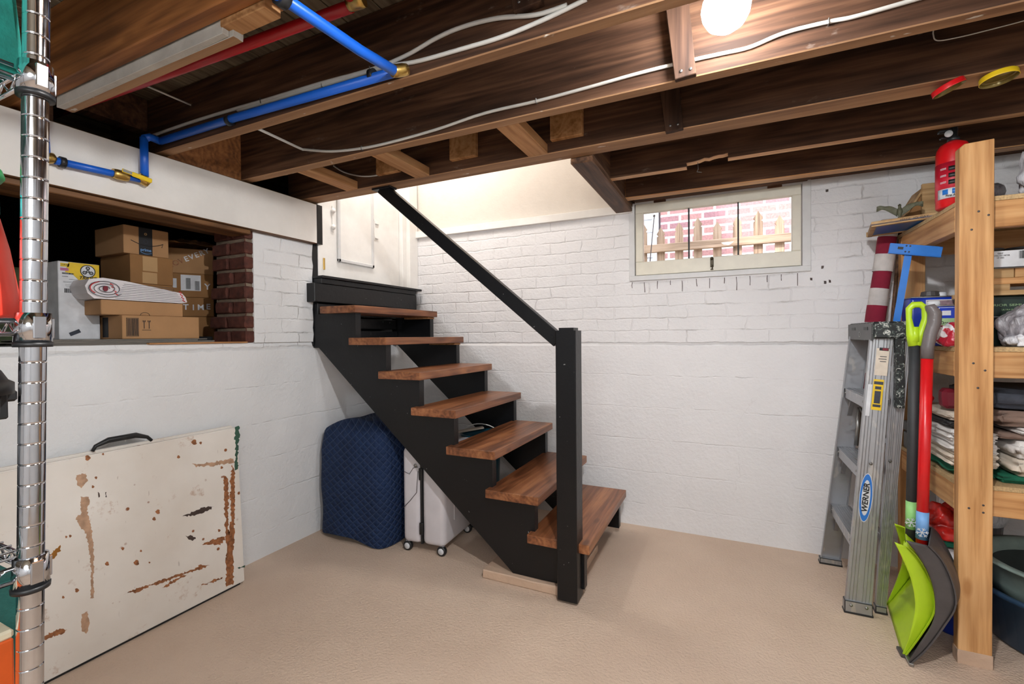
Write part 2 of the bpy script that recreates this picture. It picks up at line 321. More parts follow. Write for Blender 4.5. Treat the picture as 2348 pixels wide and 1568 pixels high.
# ---------------------------------------------------------------- mesh helpers
class B:
    def __init__(s): s.bm = bmesh.new(); s.mats = []
    def mi(s, m):
        if m is None: return 0
        if m not in s.mats: s.mats.append(m)
        return s.mats.index(m)
    def _new(s, f0, m, T=None, smooth=False):
        fs = [f for f in s.bm.faces if f.index == -1 or f not in f0]; return fs
    def face(s, vs, m=None, smooth=False):
        try: f = s.bm.faces.new(vs)
        except ValueError: return
        f.material_index = s.mi(m); f.smooth = smooth; return f
    def box(s, x0, x1, y0, y1, z0, z1, bev=0, m=None, T=None, top=None, bottom=None, seg=1):
        T = T or Matrix(); a = [(x0, y0, z0), (x1, y0, z0), (x1, y1, z0), (x0, y1, z0), (x0, y0, z1), (x1, y0, z1), (x1, y1, z1), (x0, y1, z1)]
        v = [s.bm.verts.new(T @ Vector(p)) for p in a]
        fl = []
        for k, ids in enumerate(((3, 2, 1, 0), (4, 5, 6, 7), (0, 1, 5, 4), (1, 2, 6, 5), (2, 3, 7, 6), (3, 0, 4, 7))):
            fl.append(s.face([v[i] for i in ids], (bottom if k == 0 and bottom else top if k == 1 and top else m)))
        if bev > 0:
            es = list({e for f in fl for e in f.edges})
            bmesh.ops.bevel(s.bm, geom=es, offset=bev, segments=seg, affect='EDGES', profile=.6)
        return s
    def prism(s, pts, ax, a, b, m=None, bev=0, T=None):
        """polygon pts extruded along ax from a to b; pts in the other two axes (cyclic order XY/XZ/YZ)"""
        T = T or Matrix()
        def P(p, t): return T @ Vector({'X': (t, p[0], p[1]), 'Y': (p[0], t, p[1]), 'Z': (p[0], p[1], t)}[ax])
        v0 = [s.bm.verts.new(P(p, a)) for p in pts]; v1 = [s.bm.verts.new(P(p, b)) for p in pts]; n = len(pts)
        fl = [s.face(v0[::-1], m), s.face(v1, m)] + [s.face([v0[i], v0[(i+1) % n], v1[(i+1) % n], v1[i]], m) for i in range(n)]
        if bev: bmesh.ops.bevel(s.bm, geom=list({e for f in fl if f for e in f.edges}), offset=bev, segments=1, affect='EDGES')
        return s
    def tube(s, pts, r, m=None, n=10, cap=True, flat=1.0, smooth=True):
        pts = [Vector(p) for p in pts]; rs = r if isinstance(r, (list, tuple)) else [r]*len(pts); rings = []
        up = None
        for i, p in enumerate(pts):
            d = (pts[min(i+1, len(pts)-1)]-pts[max(i-1, 0)]).normalized()
            if up is None: up = Vector((0, 0, 1)) if abs(d.z) < .9 else Vector((1, 0, 0))
            u = (up-d*up.dot(d)).normalized(); w = d.cross(u); up = u
            rings.append([s.bm.verts.new(p+rs[i]*(u*math.cos(2*PI*k/n)+w*flat*math.sin(2*PI*k/n))) for k in range(n)])
        for a, b in zip(rings, rings[1:]):
            for k in range(n): s.face([a[k], a[(k+1) % n], b[(k+1) % n], b[k]], m, smooth)
        if cap: s.face(rings[0][::-1], m); s.face(rings[-1], m)
        return s
    def lathe(s, prof, c=(0, 0, 0), m=None, n=32, T=None, smooth=True, sq=(1, 1), open_=False):
        T = T or Matrix(); c = Vector(c); rings = []
        for r, z in prof:
            rings.append([s.bm.verts.new(T @ (c+Vector((max(r, 1e-5)*math.cos(2*PI*k/n)*sq[0], max(r, 1e-5)*math.sin(2*PI*k/n)*sq[1], z)))) for k in range(n)])
        for a, b in zip(rings, rings[1:]):
            for k in range(n): s.face([a[k], a[(k+1) % n], b[(k+1) % n], b[k]], m, smooth)
        if prof[0][0] > 1e-4 and not open_: s.face(rings[0][::-1], m)
        if prof[-1][0] > 1e-4 and not open_: s.face(rings[-1], m)
        return s
    def grid(s, fn, nu, nv, m=None, thick=0, smooth=True):
        def lay(off): return [[s.bm.verts.new(fn(i/nu, j/nv)) for j in range(nv+1)] for i in range(nu+1)]
        a = lay(0); fs = []
        for i in range(nu):
            for j in range(nv): fs.append(s.face([a[i][j], a[i+1][j], a[i+1][j+1], a[i][j+1]], m, smooth))
        if thick:
            s.bm.normal_update()
            b = [[s.bm.verts.new(a[i][j].co-a[i][j].normal*thick) for j in range(nv+1)] for i in range(nu+1)]
            for i in range(nu):
                for j in range(nv): s.face([b[i][j+1], b[i+1][j+1], b[i+1][j], b[i][j]], m, smooth)
            for i in range(nu):
                s.face([a[i+1][0], a[i][0], b[i][0], b[i+1][0]], m); s.face([a[i][nv], a[i+1][nv], b[i+1][nv], b[i][nv]], m)
            for j in range(nv):
                s.face([a[0][j], a[0][j+1], b[0][j+1], b[0][j]], m); s.face([a[nu][j+1], a[nu][j], b[nu][j], b[nu][j+1]], m)
        return s
    def rough(s, amp, sc=8, seed=0, cond=None):
        for v in s.bm.verts:
            if cond is None or cond(v.co):
                v.co += noise.noise_vector(v.co*sc+Vector((seed, seed*2, 0)))*amp
        return s
    def sub(s, n): bmesh.ops.subdivide_edges(s.bm, edges=s.bm.edges[:], cuts=n, use_grid_fill=True); return s
def link(o, parent):
    COL.objects.link(o)
    if parent is not None:
        o.parent = parent; o.matrix_parent_inverse = parent.matrix_basis.inverted() if parent.parent is None else (parent.parent.matrix_basis @ parent.matrix_parent_inverse @ parent.matrix_basis).inverted()
def obj(name, b, mat=None, parent=None, T=None, label=None):
    me = bpy.data.meshes.new(name); bmesh.ops.recalc_face_normals(b.bm, faces=b.bm.faces[:]) if not getattr(b, 'keep', False) else None
    if T is not None: b.bm.transform(T)
    if parent is None and b.bm.verts:      # origin of a one-mesh thing at its base
        xs = [v.co for v in b.bm.verts]; c = Vector(((min(v.x for v in xs)+max(v.x for v in xs))/2, (min(v.y for v in xs)+max(v.y for v in xs))/2, min(v.z for v in xs)))
        b.bm.transform(Matrix.Translation(-c))
    else: c = None
    b.bm.to_mesh(me); b.bm.free()
    ms = b.mats or []
    if ms and ms[0] is None or not ms: ms = [mat]+ms[1:] if ms else [mat]
    for x in ms: me.materials.append(M[x] if isinstance(x, str) else (M[mat] if x is None else x))
    o = bpy.data.objects.new(name, me)
    if c is not None: o.location = c
    link(o, parent)
    if label: o['label'] = label
    return o
def tag(o, label, cat, group=None, kind=None):
    o['label'] = label; o['category'] = cat
    if group: o['group'] = group
    if kind: o['kind'] = kind
    return o
def thing(name, label, cat, loc=(0, 0, 0), group=None):
    o = bpy.data.objects.new(name, None); o.empty_display_size = .05; COL.objects.link(o); o.location = loc
    return tag(o, label, cat, group)
def struct(o, label=None, cat=None):
    o['kind'] = 'structure'
    if label: o['label'] = label
    if cat: o['category'] = cat
    return o
def copy_tree(o, parent=None):
    c = o.copy(); COL.objects.link(c)
    if parent is not None: c.parent = parent; c.matrix_parent_inverse = o.matrix_parent_inverse.copy()
    for ch in list(o.children): copy_tree(ch, c)
    return c
def frame(o, ex, ey):
    """matrix with origin o, x along ex, y along ey (text plane), z the outward normal"""
    ex = Vector(ex).normalized(); ez = ex.cross(Vector(ey)).normalized(); ey = ez.cross(ex); o = Vector(o)
    return Matrix(((ex.x, ey.x, ez.x, o.x), (ex.y, ey.y, ez.y, o.y), (ex.z, ey.z, ez.z, o.z), (0, 0, 0, 1)))
def text(body, T, size, mat, parent, name='lettering', width=None, align='CENTER', bold=.0, shear=0, ext=.0004):
    cu = bpy.data.curves.new('t', 'FONT'); cu.body = body; cu.size = size; cu.align_x = align; cu.align_y = 'CENTER'; cu.extrude = ext; cu.offset = bold; cu.shear = shear
    to = bpy.data.objects.new('t', cu); COL.objects.link(to); bpy.context.view_layer.update()
    me = bpy.data.meshes.new_from_object(to.evaluated_get(bpy.context.evaluated_depsgraph_get())); bpy.data.objects.remove(to)
    if width and len(me.vertices):
        w = max(v.co.x for v in me.vertices)-min(v.co.x for v in me.vertices); me.transform(Matrix.Diagonal((width/w, 1, 1, 1)))
    me.transform(T); me.materials.clear(); me.materials.append(M[mat]); o = bpy.data.objects.new(name, me); link(o, parent); return o
def plate(name, T, w, h, mat, parent, t=.0006, bev=0):
    b = B(); b.box(-w/2, w/2, -h/2, h/2, 0, t, bev, T=T); return obj(name, b, mat, parent)
def marks(name, T, rects, mat, parent, t=.0008):
    b = B()
    for x, y, w, h in rects: b.box(x-w/2, x+w/2, y-h/2, y+h/2, 0, t, T=T)
    return obj(name, b, mat, parent)
def barcode(T, w, h, parent, name='barcode', mat='ink', n=14):
    rs = []; x = -w/2; rnd = random.Random(int(w*9999))
    while x < w/2:
        k = rnd.uniform(.3, 1.2)*w/n/1.6; rs.append((x+k/2, 0, k, h)); x += k+rnd.uniform(.4, 1)*w/n/1.6
    return marks(name, T, rs, mat, parent)
def polyplate(name, pts, T, mat, parent, t=.0006):
    b = B(); b.prism(pts, 'Z', 0, t, T=T); return obj(name, b, mat, parent)
# ================================================================ THE ROOM
XW = -0.05          # left wall face, upper part
def q(a, b): return a+(b-a)
b = B(); b.box(-.3, 4.8, -5.2, .3, -.1, 0); struct(obj('floor', b, 'floor'), 'tan painted rough concrete basement floor', 'floor')
# back wall with the window hole: grid of boxes round the hole, foundation slightly proud
b = B(); wx0, wx1, wz0 = 1.60, 2.50, 1.50
b.prism([(-.062, 0), (.30, 0), (.30, 1.10), (0, 1.10), (-.012, 1.085)], 'X', -.3, 4.8)
b.box(-.3, wx0, 0, .30, 1.10, 1.93); b.box(wx1, 4.8, 0, .30, 1.10, 1.965); b.box(wx0, wx1, 0, .30, 1.10, wz0)
struct(obj('wall_back', b, 'wallb'), 'white painted brick wall behind the stairs, with the small window', 'wall')
# cream plaster above the brick over the stairs
b = B(); b.box(-.3, 1.60, .012, .30, 1.93, 4.2); struct(obj('wall_stairwell', b, 'cream'), 'cream plaster wall above the white trim beside the stairs', 'wall')
b = B(); b.box(-.05, 1.60, -.026, .012, 1.90, 1.948, .002); struct(obj('trim_1', b, 'white'), 'white trim board under the cream wall above the stairs', 'trim')
# left wall
YO, YE = -1.36, -.955
b = B()
b.prism([(-.086, 0), (-.056, 1.10), (-.065, 1.128), (-.40, 1.128), (-.40, 0)], 'Y', -5.0, .02)
b.prism([(XW, 1.128), (-.26, 1.128), (-.26, 1.70), (XW, 1.70)], 'Y', YO+.03, YE)
b.box(-.40, XW, -5.0, -3.3, 1.128, 1.70)
struct(obj('wall_left', b, 'walll'), 'white painted concrete and brick wall with the crawl space opening', 'wall')
# ragged, black painted end of the left wall beside the door
b = B(); zs = [1.10+i*.036 for i in range(23)]
prof = [(-.961+random.uniform(-.005, .004), z) for z in zs]; b.prism([(-.926, 1.10)]+[(y, z) for y, z in prof]+[(-.926, zs[-1])], 'X', -.3, XW+.002)
b.box(-.19, -.006, -.964, -.926, 1.69, 1.915); struct(obj('trim_2', b, 'black'), 'black painted ragged end of the left wall beside the door', 'trim')
# far parts of the room and the crawl space shell
for nm, bb in (('wall_front', (-.3, 4.8, -5.2, -5.0, 0, 2.2)), ('wall_right', (4.6, 4.8, -5.2, .3, 0, 2.2))):
    b = B(); b.box(*bb); struct(obj(nm, b, 'walll'), 'white painted wall of the basement, %s' % nm.split('_')[1], 'wall')
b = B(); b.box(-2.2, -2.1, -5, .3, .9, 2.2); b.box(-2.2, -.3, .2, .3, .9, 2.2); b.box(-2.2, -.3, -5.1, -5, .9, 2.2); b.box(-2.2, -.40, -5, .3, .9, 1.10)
struct(obj('wall_crawlspace', b, 'dark'), 'near black shell of the crawl space behind the opening', 'wall')  # whole shell in one near-black matt colour
# exposed brick jamb at the right side of the opening: single bricks with squeezed mortar
b = B(); z = 1.13; k = 0
while z < 1.66:
    hh = .058; off = [0, -.02, .012, -.01, .02, -.004, .0, .01][k % 8]
    b.box(-.30+off*1.5, -.18+off, YO-.020, YO+.05, z, z+hh, .005, 'rb'); b.box(-.17+off, XW-.004, YO-.012+off*.3, YO+.05, z, z+hh, .005, 'rb')
    b.box(-.29, XW-.010, YO-.006, YO+.05, z+hh-.004, z+hh+.017, .003, 'mo'); z += .0745; k += 1
M['rb'] = flat('bare_red_brick', rgb(88, 48, 38), .9, var=.3, scale=25, bump=.6); M['mo'] = flat('rough_mortar', rgb(124, 110, 94), .95, var=.2, bump=.8)
b.sub(2).rough(.004, 40, 3); struct(obj('trim_3', b, 'rb'), 'unpainted red brick side of the crawl space opening', 'trim')
# painted header beam
b = B(); b.box(-.19, -.005, -5.0, -.965, 1.69, 1.915, .003, 'paintwood', bottom='bm'); M['bm'] = wood('beam_underside', 'Y', rgb(70, 46, 26), rgb(112, 76, 44), rgb(140, 98, 60), bump=.5)
b.box(-.36, -.2, -5.0, -.965, 1.70, 1.915, .003, 'bm')
struct(obj('trim_4', b, 'paintwood'), 'white painted timber beam over the crawl space opening', 'beam')
for i, (dx, n) in enumerate(((0, 'splintered wood strip under the white beam'),)):
    b = B(); b.box(-.16, -.022, -3.3, YO, 1.668, 1.690, .003); b.sub(6).rough(.003, 20, 1); struct(obj('trim_5', b, 'bm'), n, 'trim')
# subfloor above the joists: separate boards read as pattern of one ceiling
b = B(); y = -5.0; x = -2.2
while x < 4.7:
    w = .14
    y1 = -.93 if -.12 < x+.07 < 1.45 else .25
    b.box(x, x+w-.004, -5.1, y1, 2.165, 2.19, .002); x += w
b.box(-2.3, 4.8, -5.2, -.95, 2.195, 2.22); b.box(1.5, 4.8, -.95, .3, 2.195, 2.22); b.box(-2.3, -.12, -.95, .3, 2.195, 2.22)
struct(obj('ceiling', b, 'subfloor'), 'rough grey subfloor boards above the joists', 'ceiling')
# stairwell shaft going up
b = B(); b.box(-.12, 1.55, -1.05, -.95, 2.2, 4.2); b.box(1.50, 1.6, -.95, .1, 2.2, 4.2); b.box(-.22, -.10, -1.05, .02, 2.75, 4.2); b.box(-.2, 1.6, -1.05, .3, 4.2, 4.3)
struct(obj('wall_shaft', b, 'cream'), 'cream walls of the stair shaft rising to the floor above', 'wall')

# ================================================================ CEILING JOISTS
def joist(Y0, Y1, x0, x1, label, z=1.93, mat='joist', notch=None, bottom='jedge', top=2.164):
    b = B()
    if notch:
        pts = [(x0, z), (notch[0], z)]
        n = 9
        for i in range(n+1): pts.append((notch[0]+(notch[1]-notch[0])*i/n, z+.02+.014*i/n+random.uniform(-.004, .004)))
        pts += [(notch[1], z+.012), (x1, z+.012), (x1, top), (x0, top)]
        b.prism(pts, 'Y', Y0, Y1)
        for f in b.bm.faces:
            f.normal_update()
            if abs(f.normal.z) > .5 and f.calc_center_median().z < z+.05: f.material_index = 1
        b.mats = [mat, bottom]
    else:
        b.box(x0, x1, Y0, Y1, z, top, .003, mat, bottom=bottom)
        for v in b.bm.verts: pass
    return tag(obj('ceiling_joist', b, mat), label, 'joist', 'ceiling joists')
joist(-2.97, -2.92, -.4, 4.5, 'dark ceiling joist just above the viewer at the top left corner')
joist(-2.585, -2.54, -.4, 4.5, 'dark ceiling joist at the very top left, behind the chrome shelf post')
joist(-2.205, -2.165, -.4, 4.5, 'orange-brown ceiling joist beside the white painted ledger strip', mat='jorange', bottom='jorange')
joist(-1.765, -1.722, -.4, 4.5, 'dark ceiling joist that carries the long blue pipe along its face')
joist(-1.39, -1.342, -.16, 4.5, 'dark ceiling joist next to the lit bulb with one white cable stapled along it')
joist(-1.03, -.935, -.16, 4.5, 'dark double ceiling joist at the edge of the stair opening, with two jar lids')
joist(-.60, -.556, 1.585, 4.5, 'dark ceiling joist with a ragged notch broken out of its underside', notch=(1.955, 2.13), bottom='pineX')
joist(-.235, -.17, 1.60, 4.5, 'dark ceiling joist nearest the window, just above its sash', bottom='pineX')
b = B(); b.box(1.50, 1.60, -.935, .01, 1.93, 2.164, .004, 'joistY'); b.box(1.50, 1.60, -.935, -.02, 1.905, 1.932, .004, 'joistY')
tag(obj('trimmer_joist', b, 'joistY'), 'weathered cross timber running back to the wall at the right edge of the stair opening', 'joist')
b = B(); b.box(1.62, 2.51, -.168, -.02, 1.955, 1.975, .002); tag(obj('window_header_board', b, 'joist'), 'dark board lying flat above the window sash', 'board')
b = B(); b.box(2.51, 4.6, -.14, .25, 1.966, 2.16, .002); b.box(1.6, 2.51, -.02, .25, 1.966, 2.16, .002); struct(obj('trim_6', b, 'joist'), 'dark wall plate on top of the brick wall right of the window', 'trim')
# blocking
def block(x0, x1, y0, y1, z0, z1, label, mat='block', name='timber_block', grp=None):
    b = B(); b.box(x0, x1, y0, y1, z0, z1, .002); return tag(obj(name, b, mat), label, 'timber block', grp)
block(.285, .365, -1.342, -1.03, 1.932, 1.972, 'short pine block between the joists nearest the left wall beam')
block(.735, .82, -1.342, -1.03, 1.932, 1.972, 'short pine block between the joists, just right of the looped cable')
block(1.34, 1.43, -1.342, -1.03, 1.932, 1.972, 'short pine block between the joists, the one nearest the notched joist')
for x, l in ((.58, 'above the looped cable'), (1.02, 'behind the middle short block'), (1.52, 'behind the right short block')):
    block(x-.07, x+.07, -1.056, -1.03, 1.975, 2.12, 'upright pine offcut nailed to the joist face '+l, 'block', 'nailer_block')
block(-.10, -.045, -1.722, -1.39, 1.915, 2.164, 'brown blocking board standing on the white beam between two joists', 'jorange', 'blocking_board')
block(-.16, -.10, -2.165, -1.765, 2.03, 2.164, 'dark blocking board deep in the gap over the blue pipe corner', 'joist', 'blocking_board')
block(-.06, -.02, -2.14, -2.10, 1.915, 2.15, 'dark upright stub in the joist gap left of the pipe corner', 'joistY', 'blocking_board')
def bridging(x0, x1, y0, y1, za, zb, label):
    b = B(); b.prism([(x0-.028, zb), (x1-.022, zb), (x1, za+.004), (x0, za)], 'Y', y0, y1, bev=.002); r = obj('bridging_board', b, 'joistZ'); tag(r, label, 'board')
    for dx in (.018, .045):
        n = B(); n.lathe([(.0045, 0), (.0045, .0025), (0, .003)], T=Matrix.Translation((x0+dx, y0, za+.02)) @ Matrix.Rotation(PI/2, 4, 'X'), n=10); obj('nail_head', n, 'steel', r)
bridging(1.985, 2.045, -1.426, -1.4035, 1.916, 2.16, 'upright bridging board nailed across the joist just left of the lit bulb')
bridging(1.915, 1.978, -1.058, -1.031, 1.918, 2.16, 'upright bridging board on the next joist below and left of the bulb')
bridging(1.62, 1.70, -1.79, -1.766, 2.0, 2.16, 'short bridging board at the top edge, above the white cables')
# white painted ledger with torn end
b = B(); b.box(.17, 1.005, -2.162, -2.145, 1.900, 2.0, .001, 'pl'); b.box(.17, 1.02, -2.145, -2.118, 1.900, 1.918, .001, 'pl', bottom='jedge')
M['pl'] = flat('old_white_plaster_paint', rgb(190, 186, 178), .7, var=.1, bump=.3)
b.sub(3).rough(.0018, 60, 2); tag(obj('ledger_strip', b, 'pl'), 'long white painted ledger strip with a torn scraped edge on the orange joist', 'timber strip')
b = B(); b.box(1.0, 1.16, -2.165, -2.12, 1.915, 1.945, .002); b.box(1.0, 1.2, -2.15, -2.105, 1.945, 1.975, .002); tag(obj('ledger_offcut', b, 'block'), 'raw wood offcut continuing the white ledger strip under the blue pipe', 'timber strip')
# ---------------------------------------------------------------- pipes
RP = .0143
def fitting(p, d, r, l, parent, mat='brass', name='fitting'):
    d = Vector(d).normalized(); p = Vector(p); b = B(); b.tube([p-d*l/2, p-d*l/2+d*l*.25, p+d*l*.25, p+d*l/2], [r, r*1.12, r*1.12, r], mat, 14); return obj(name, b, mat, parent)
def clip(p, d, r, parent, name='pipe_clip', w=.016):
    d = Vector(d).normalized(); p = Vector(p); b = B(); b.tube([p-d*w/2, p+d*w/2], r*1.3, 'blk', 14); return obj(name, b, 'blk', parent)
t = thing('blue_water_pipe', 'bright blue water pipe along the joist and down the white beam to a valve', 'pipe', (.02, -1.79, 1.78))
yp = -1.783; zp = 1.962
run = [(.02, yp, zp), (.5, yp, zp-.002), (1.245, yp, zp-.018)]
b = B(); b.tube(run, RP, 'blue', 14); obj('pipe_run', b, 'blue', t, label='long run of blue pipe along the joist face')
b = B(); b.tube([(1.264, -1.835, 1.913), (1.245, -1.95, 1.912), (1.19, -2.6, 1.912)], RP*1.0, 'blue', 14); obj('pipe_run', b, 'blue', t, label='blue pipe crossing under the joists towards the viewer')
b = B(); b.tube([(.022, -1.843, zp-.01), (.022, -1.843, 1.800)], RP, 'blue', 14); obj('pipe_drop', b, 'blue', t)
b = B(); b.tube([(.02, yp, zp), (.02, -1.82, zp+.003), (.022, -1.842, zp-.012)], RP*1.02, 'blue', 14); obj('pipe_elbow', b, 'blue', t)
b = B(); b.tube([(.022, -1.86, 1.782), (.022, -2.115, 1.770)], RP*.9, 'blue', 14); obj('pipe_run', b, 'blue', t, label='short level blue pipe along the white beam')
b = B(); b.tube([(.022, -2.140, 1.785), (.022, -2.144, 1.93)], RP, 'blue', 14); obj('pipe_drop', b, 'blue', t)
fitting((.022, -2.135, 1.772), (0, 1, .35), RP*1.15, .04, t, name='elbow_fitting'); fitting((.022, -1.848, 1.784), (0, 1, -.5), RP*1.15, .04, t, name='elbow_fitting')
fitting((1.268, -1.815, 1.922), (.5, .8, .4), RP*1.1, .05, t, name='elbow_fitting')
for x in (.46, 1.14): clip((x, yp, zp-.006), (1, 0, 0), RP, t)
clip((.022, -2.095, 1.771), (0, 1, 0), RP, t); clip((1.226, -2.17, 1.912), (0, 1, 0), RP*1.15, t, w=.022)
fitting((.024, -1.925, 1.779), (0, 1, 0), RP*1.2, .05, t, name='valve_body')
b = B(); T = frame((.045, -1.868, 1.786), (0, 1, -.12), (0, .1, 1)); b.box(-.03, .04, -.009, .009, -.003, .003, .003, 'yellow', T=T); b.box(-.062, -.028, -.007, .007, -.003, .003, .002, 'steel', T=T)
obj('valve_handle', b, 'yellow', t, label='yellow lever handle')
t = thing('red_water_pipe', 'red water pipe running high between the joists behind the blue one', 'pipe', (.9, -2.0, 2.0))
b = B(); b.tube([(-.3, -2.05, 2.0), (.5, -2.015, 2.0), (1.25, -1.985, 2.003)], RP*1.05, 'red', 14); obj('pipe_run', b, 'red', t)
b = B(); b.tube([(1.27, -2.00, 2.008), (1.22, -2.3, 2.02), (1.1, -2.6, 2.03)], RP, 'red', 14); obj('pipe_run', b, 'red', t)
fitting((1.272, -1.99, 2.004), (1, .2, .1), RP*1.15, .045, t, name='elbow_fitting')
# ---------------------------------------------------------------- cables
def cable(pts, label, r=.0048, flatn=1.0, staples=(), name='cable'):
    t = thing(name, label, 'cable', pts[0]); P = [Vector(p) for p in pts]; out = []
    for i in range(len(P)-1):                      # catmull-rom
        p0, p1, p2, p3 = P[max(i-1, 0)], P[i], P[i+1], P[min(i+2, len(P)-1)]
        for k in range(6):
            u = k/6; out.append(.5*((2*p1)+(p2-p0)*u+(2*p0-5*p1+4*p2-p3)*u*u+(3*p1-p0-3*p2+p3)*u**3))
    out.append(P[-1]); b = B(); b.tube(out, r, 'cable', 8); obj('cable_sheath', b, 'cable', t)
    for i in staples:
        p = P[i]; s = B(); s.box(p.x-.0015, p.x+.0015, p.y-r-.001, p.y+r+.004, p.z-r-.003, p.z+r+.003, .0008); obj('cable_staple', s, 'steel', t)
    return t
CB = [at(x, y, Y=-1.772) for x, y in ((330, 318), (430, 283), (520, 255), (600, 232), (740, 190), (850, 160), (930, 128), (1000, 88), (1060, 62), (1140, 42), (1230, 34), (1300, 12))]
cable(CB, 'upper white cable on the pipe joist, bulging up at the right end', .006, staples=(3, 5))
CB = [at(x, y, Y=-1.770) for x, y in ((545, 253), (740, 196), (880, 155), (960, 140), (1060, 112), (1150, 85), (1250, 44), (1345, -2))]
cable(CB, 'lower white cable on the pipe joist, leaving at the top edge', .006, staples=(1,))
CC = [Vector((.534, -1.735, 1.936)), at(645, 320, Y=-1.56), at(690, 341, Y=-1.42)]+[at(x, y, Y=-1.397) for x, y in ((700, 343), (760, 347), (830, 340), (900, 325), (1000, 297), (1110, 260), (1230, 232), (1350, 200), (1450, 172), (1536, 150), (1570, 143), (1600, 135), (1660, 122), (1720, 108), (1800, 75), (1900, 50), (1960, 38), (2095, 0), (2250, -45))]
cable(CC, 'long white cable stapled along the joist behind the bulb', .0055, staples=(5, 9, 18))
CL = [at(x, y, Y=-1.037) for x, y in ((765, 380), (790, 395), (830, 404), (868, 401), (887, 390), (893, 375))]
cable(CL, 'looped white cable hanging between two pine blocks over the stairs', .004, staples=(3,))
CT = [at(x, y, Y=-1.036) for x, y in ((2141, 66), (2140, 80), (2150, 93), (2200, 85), (2270, 68), (2350, 47), (2420, 28))]
cable(CT, 'thin grey wire on the double joist at the top right corner', .0018)
cable([(-.1, -2.58, 2.03), (.2, -2.53, 2.06), (.35, -2.50, 2.09), (.9, -2.45, 2.15)], 'white cable in the dark joist bay at the top left, bending upwards', .007)
cable([(-.1, -2.56, 1.98), (.1, -2.53, 2.01), (.3, -2.50, 2.06)], 'short white cable joining another in the dark bay at the top left', .007)
b = B(); b.tube([at(322, 191, Y=-1.93), at(438, 241, Y=-1.775)], .0035, 'cable', 8); tag(obj('white_rod', b, 'cable'), 'thin white rod slanting down from the ledger strip to the pipe joist', 'rod')
b = B(); b.tube([at(1600, 372, Y=-.62), at(1601, 388, Y=-.62), at(1598, 394, Y=-.62), at(1609, 395, Y=-.62)], .0012, 'steel', 6); tag(obj('wire_hook', b, 'steel'), 'small bent wire hook hanging below the broken notch', 'hook')
# ---------------------------------------------------------------- bulb
t = thing('light_bulb', 'bright round bare light bulb between the ceiling joists', 'light bulb', (2.125, -1.56, 1.99))
b = B(); b.lathe([(0, -.060), (.025, -.0545), (.045, -.040), (.057, -.018), (.060, .002), (.055, .024), (.040, .044), (.022, .056), (.017, .06)], (2.125, -1.56, 2.0), 'glow', 24); obj('bulb_globe', b, 'glow', t)
b = B(); b.lathe([(.018, .058), (.02, .062), (.021, .09), (.045, .10), (.052, .13), (.052, .164)], (2.125, -1.56, 2.0), 'white', 24); obj('lamp_socket', b, 'white', t)
# jar lids screwed to the joist
def lid(c, n, r, mat, label):
    n = Vector(n).normalized(); T = Matrix.Translation(c) @ n.to_track_quat('Z', 'Y').to_matrix().to_4x4(); t = thing('jar_lid', label, 'jar lid', c)
    b = B(); b.lathe([(0, .002), (r*.8, .002), (r*.93, .0), (r*.96, .004), (r*.97, .014), (r*.995, .0151)], m='gold', n=36, T=T, open_=True); obj('lid_liner', b, 'gold', t)
    b = B(); b.lathe([(0, -.0015), (r*.97, -.0015), (r, .001), (r, .012), (r*1.02, .0145), (r*.992, .0152)], m=mat, n=36, T=T, open_=True); obj('lid_rim', b, mat, t); return t
lid((2.748, -1.012, 1.918), (.38, .05, -.92), .041, 'redgloss', 'red jar lid with a gold inside hanging tilted from the joist underside')
lid((2.866, -1.012, 1.921), (.08, -.05, -1), .043, 'yellow', 'yellow rimmed jar lid screwed under the joist at the right')

# ================================================================ DOOR
t = struct(bpy.data.objects.new('door_1', None), 'white painted door at the top of the stairs', 'door'); COL.objects.link(t); t.location = (-.08, -.5, 1.51)
XD = -.075
b = B(); b.box(XD-.04, XD, -.905, -.150, 1.512, 2.72, .002); obj('door_leaf', b, 'white', t)
b = B(); y0, y1, z0, z1 = -.752, -.43, 1.622, 2.3
for yy0, yy1, zz0, zz1 in ((y0, y1, z0, z0+.022), (y0, y0+.022, z0, z1), (y1-.022, y1, z0, z1)): b.box(XD, XD+.016, yy0, yy1, zz0, zz1, .004)
obj('panel_moulding', b, 'casing', t)
b = B(); b.box(XD, XD+.010, y0+.02, y1-.02, z0+.02, z1, .003); obj('door_panel', b, 'white', t)
b = B(); b.box(XD-.02, XD+.03, -.924, -.900, 1.51, 2.75, .003); b.box(XD-.02, XD+.03, -.147, -.10, 1.51, 2.75, .003); obj('door_frame', b, 'white', t)
b = B(); b.box(XD-.05, XD+.06, -.10, -.002, 1.51, 2.75, .002); obj('door_casing', b, 'white', t)
for y in (-.80, -.80):
    pass
b = B()
for z in (1.83, 1.93): b.lathe([(.0, .018), (.014, .016), (.016, .008), (.012, 0)], m='white', n=12, T=Matrix.Translation((XD, -.785, z)) @ Matrix.Rotation(PI/2, 4, 'Y'))
b.box(XD, XD+.006, -.79, -.78, 1.80, 1.96, .001); obj('surface_bolt', b, 'white', t)
b = B(); b.box(XD, XD+.012, -.415, -.375, 1.93, 1.95, .002); b.box(XD, XD+.01, -.415, -.38, 1.83, 1.842, .002); b.box(XD, XD+.006, -.417, -.409, 1.82, 1.96, .001); obj('door_latch', b, 'white', t)
b = B(); b.box(XD, XD+.006, -.862, -.850, 1.56, 1.63, .001); obj('hinge', b, 'brass', t)
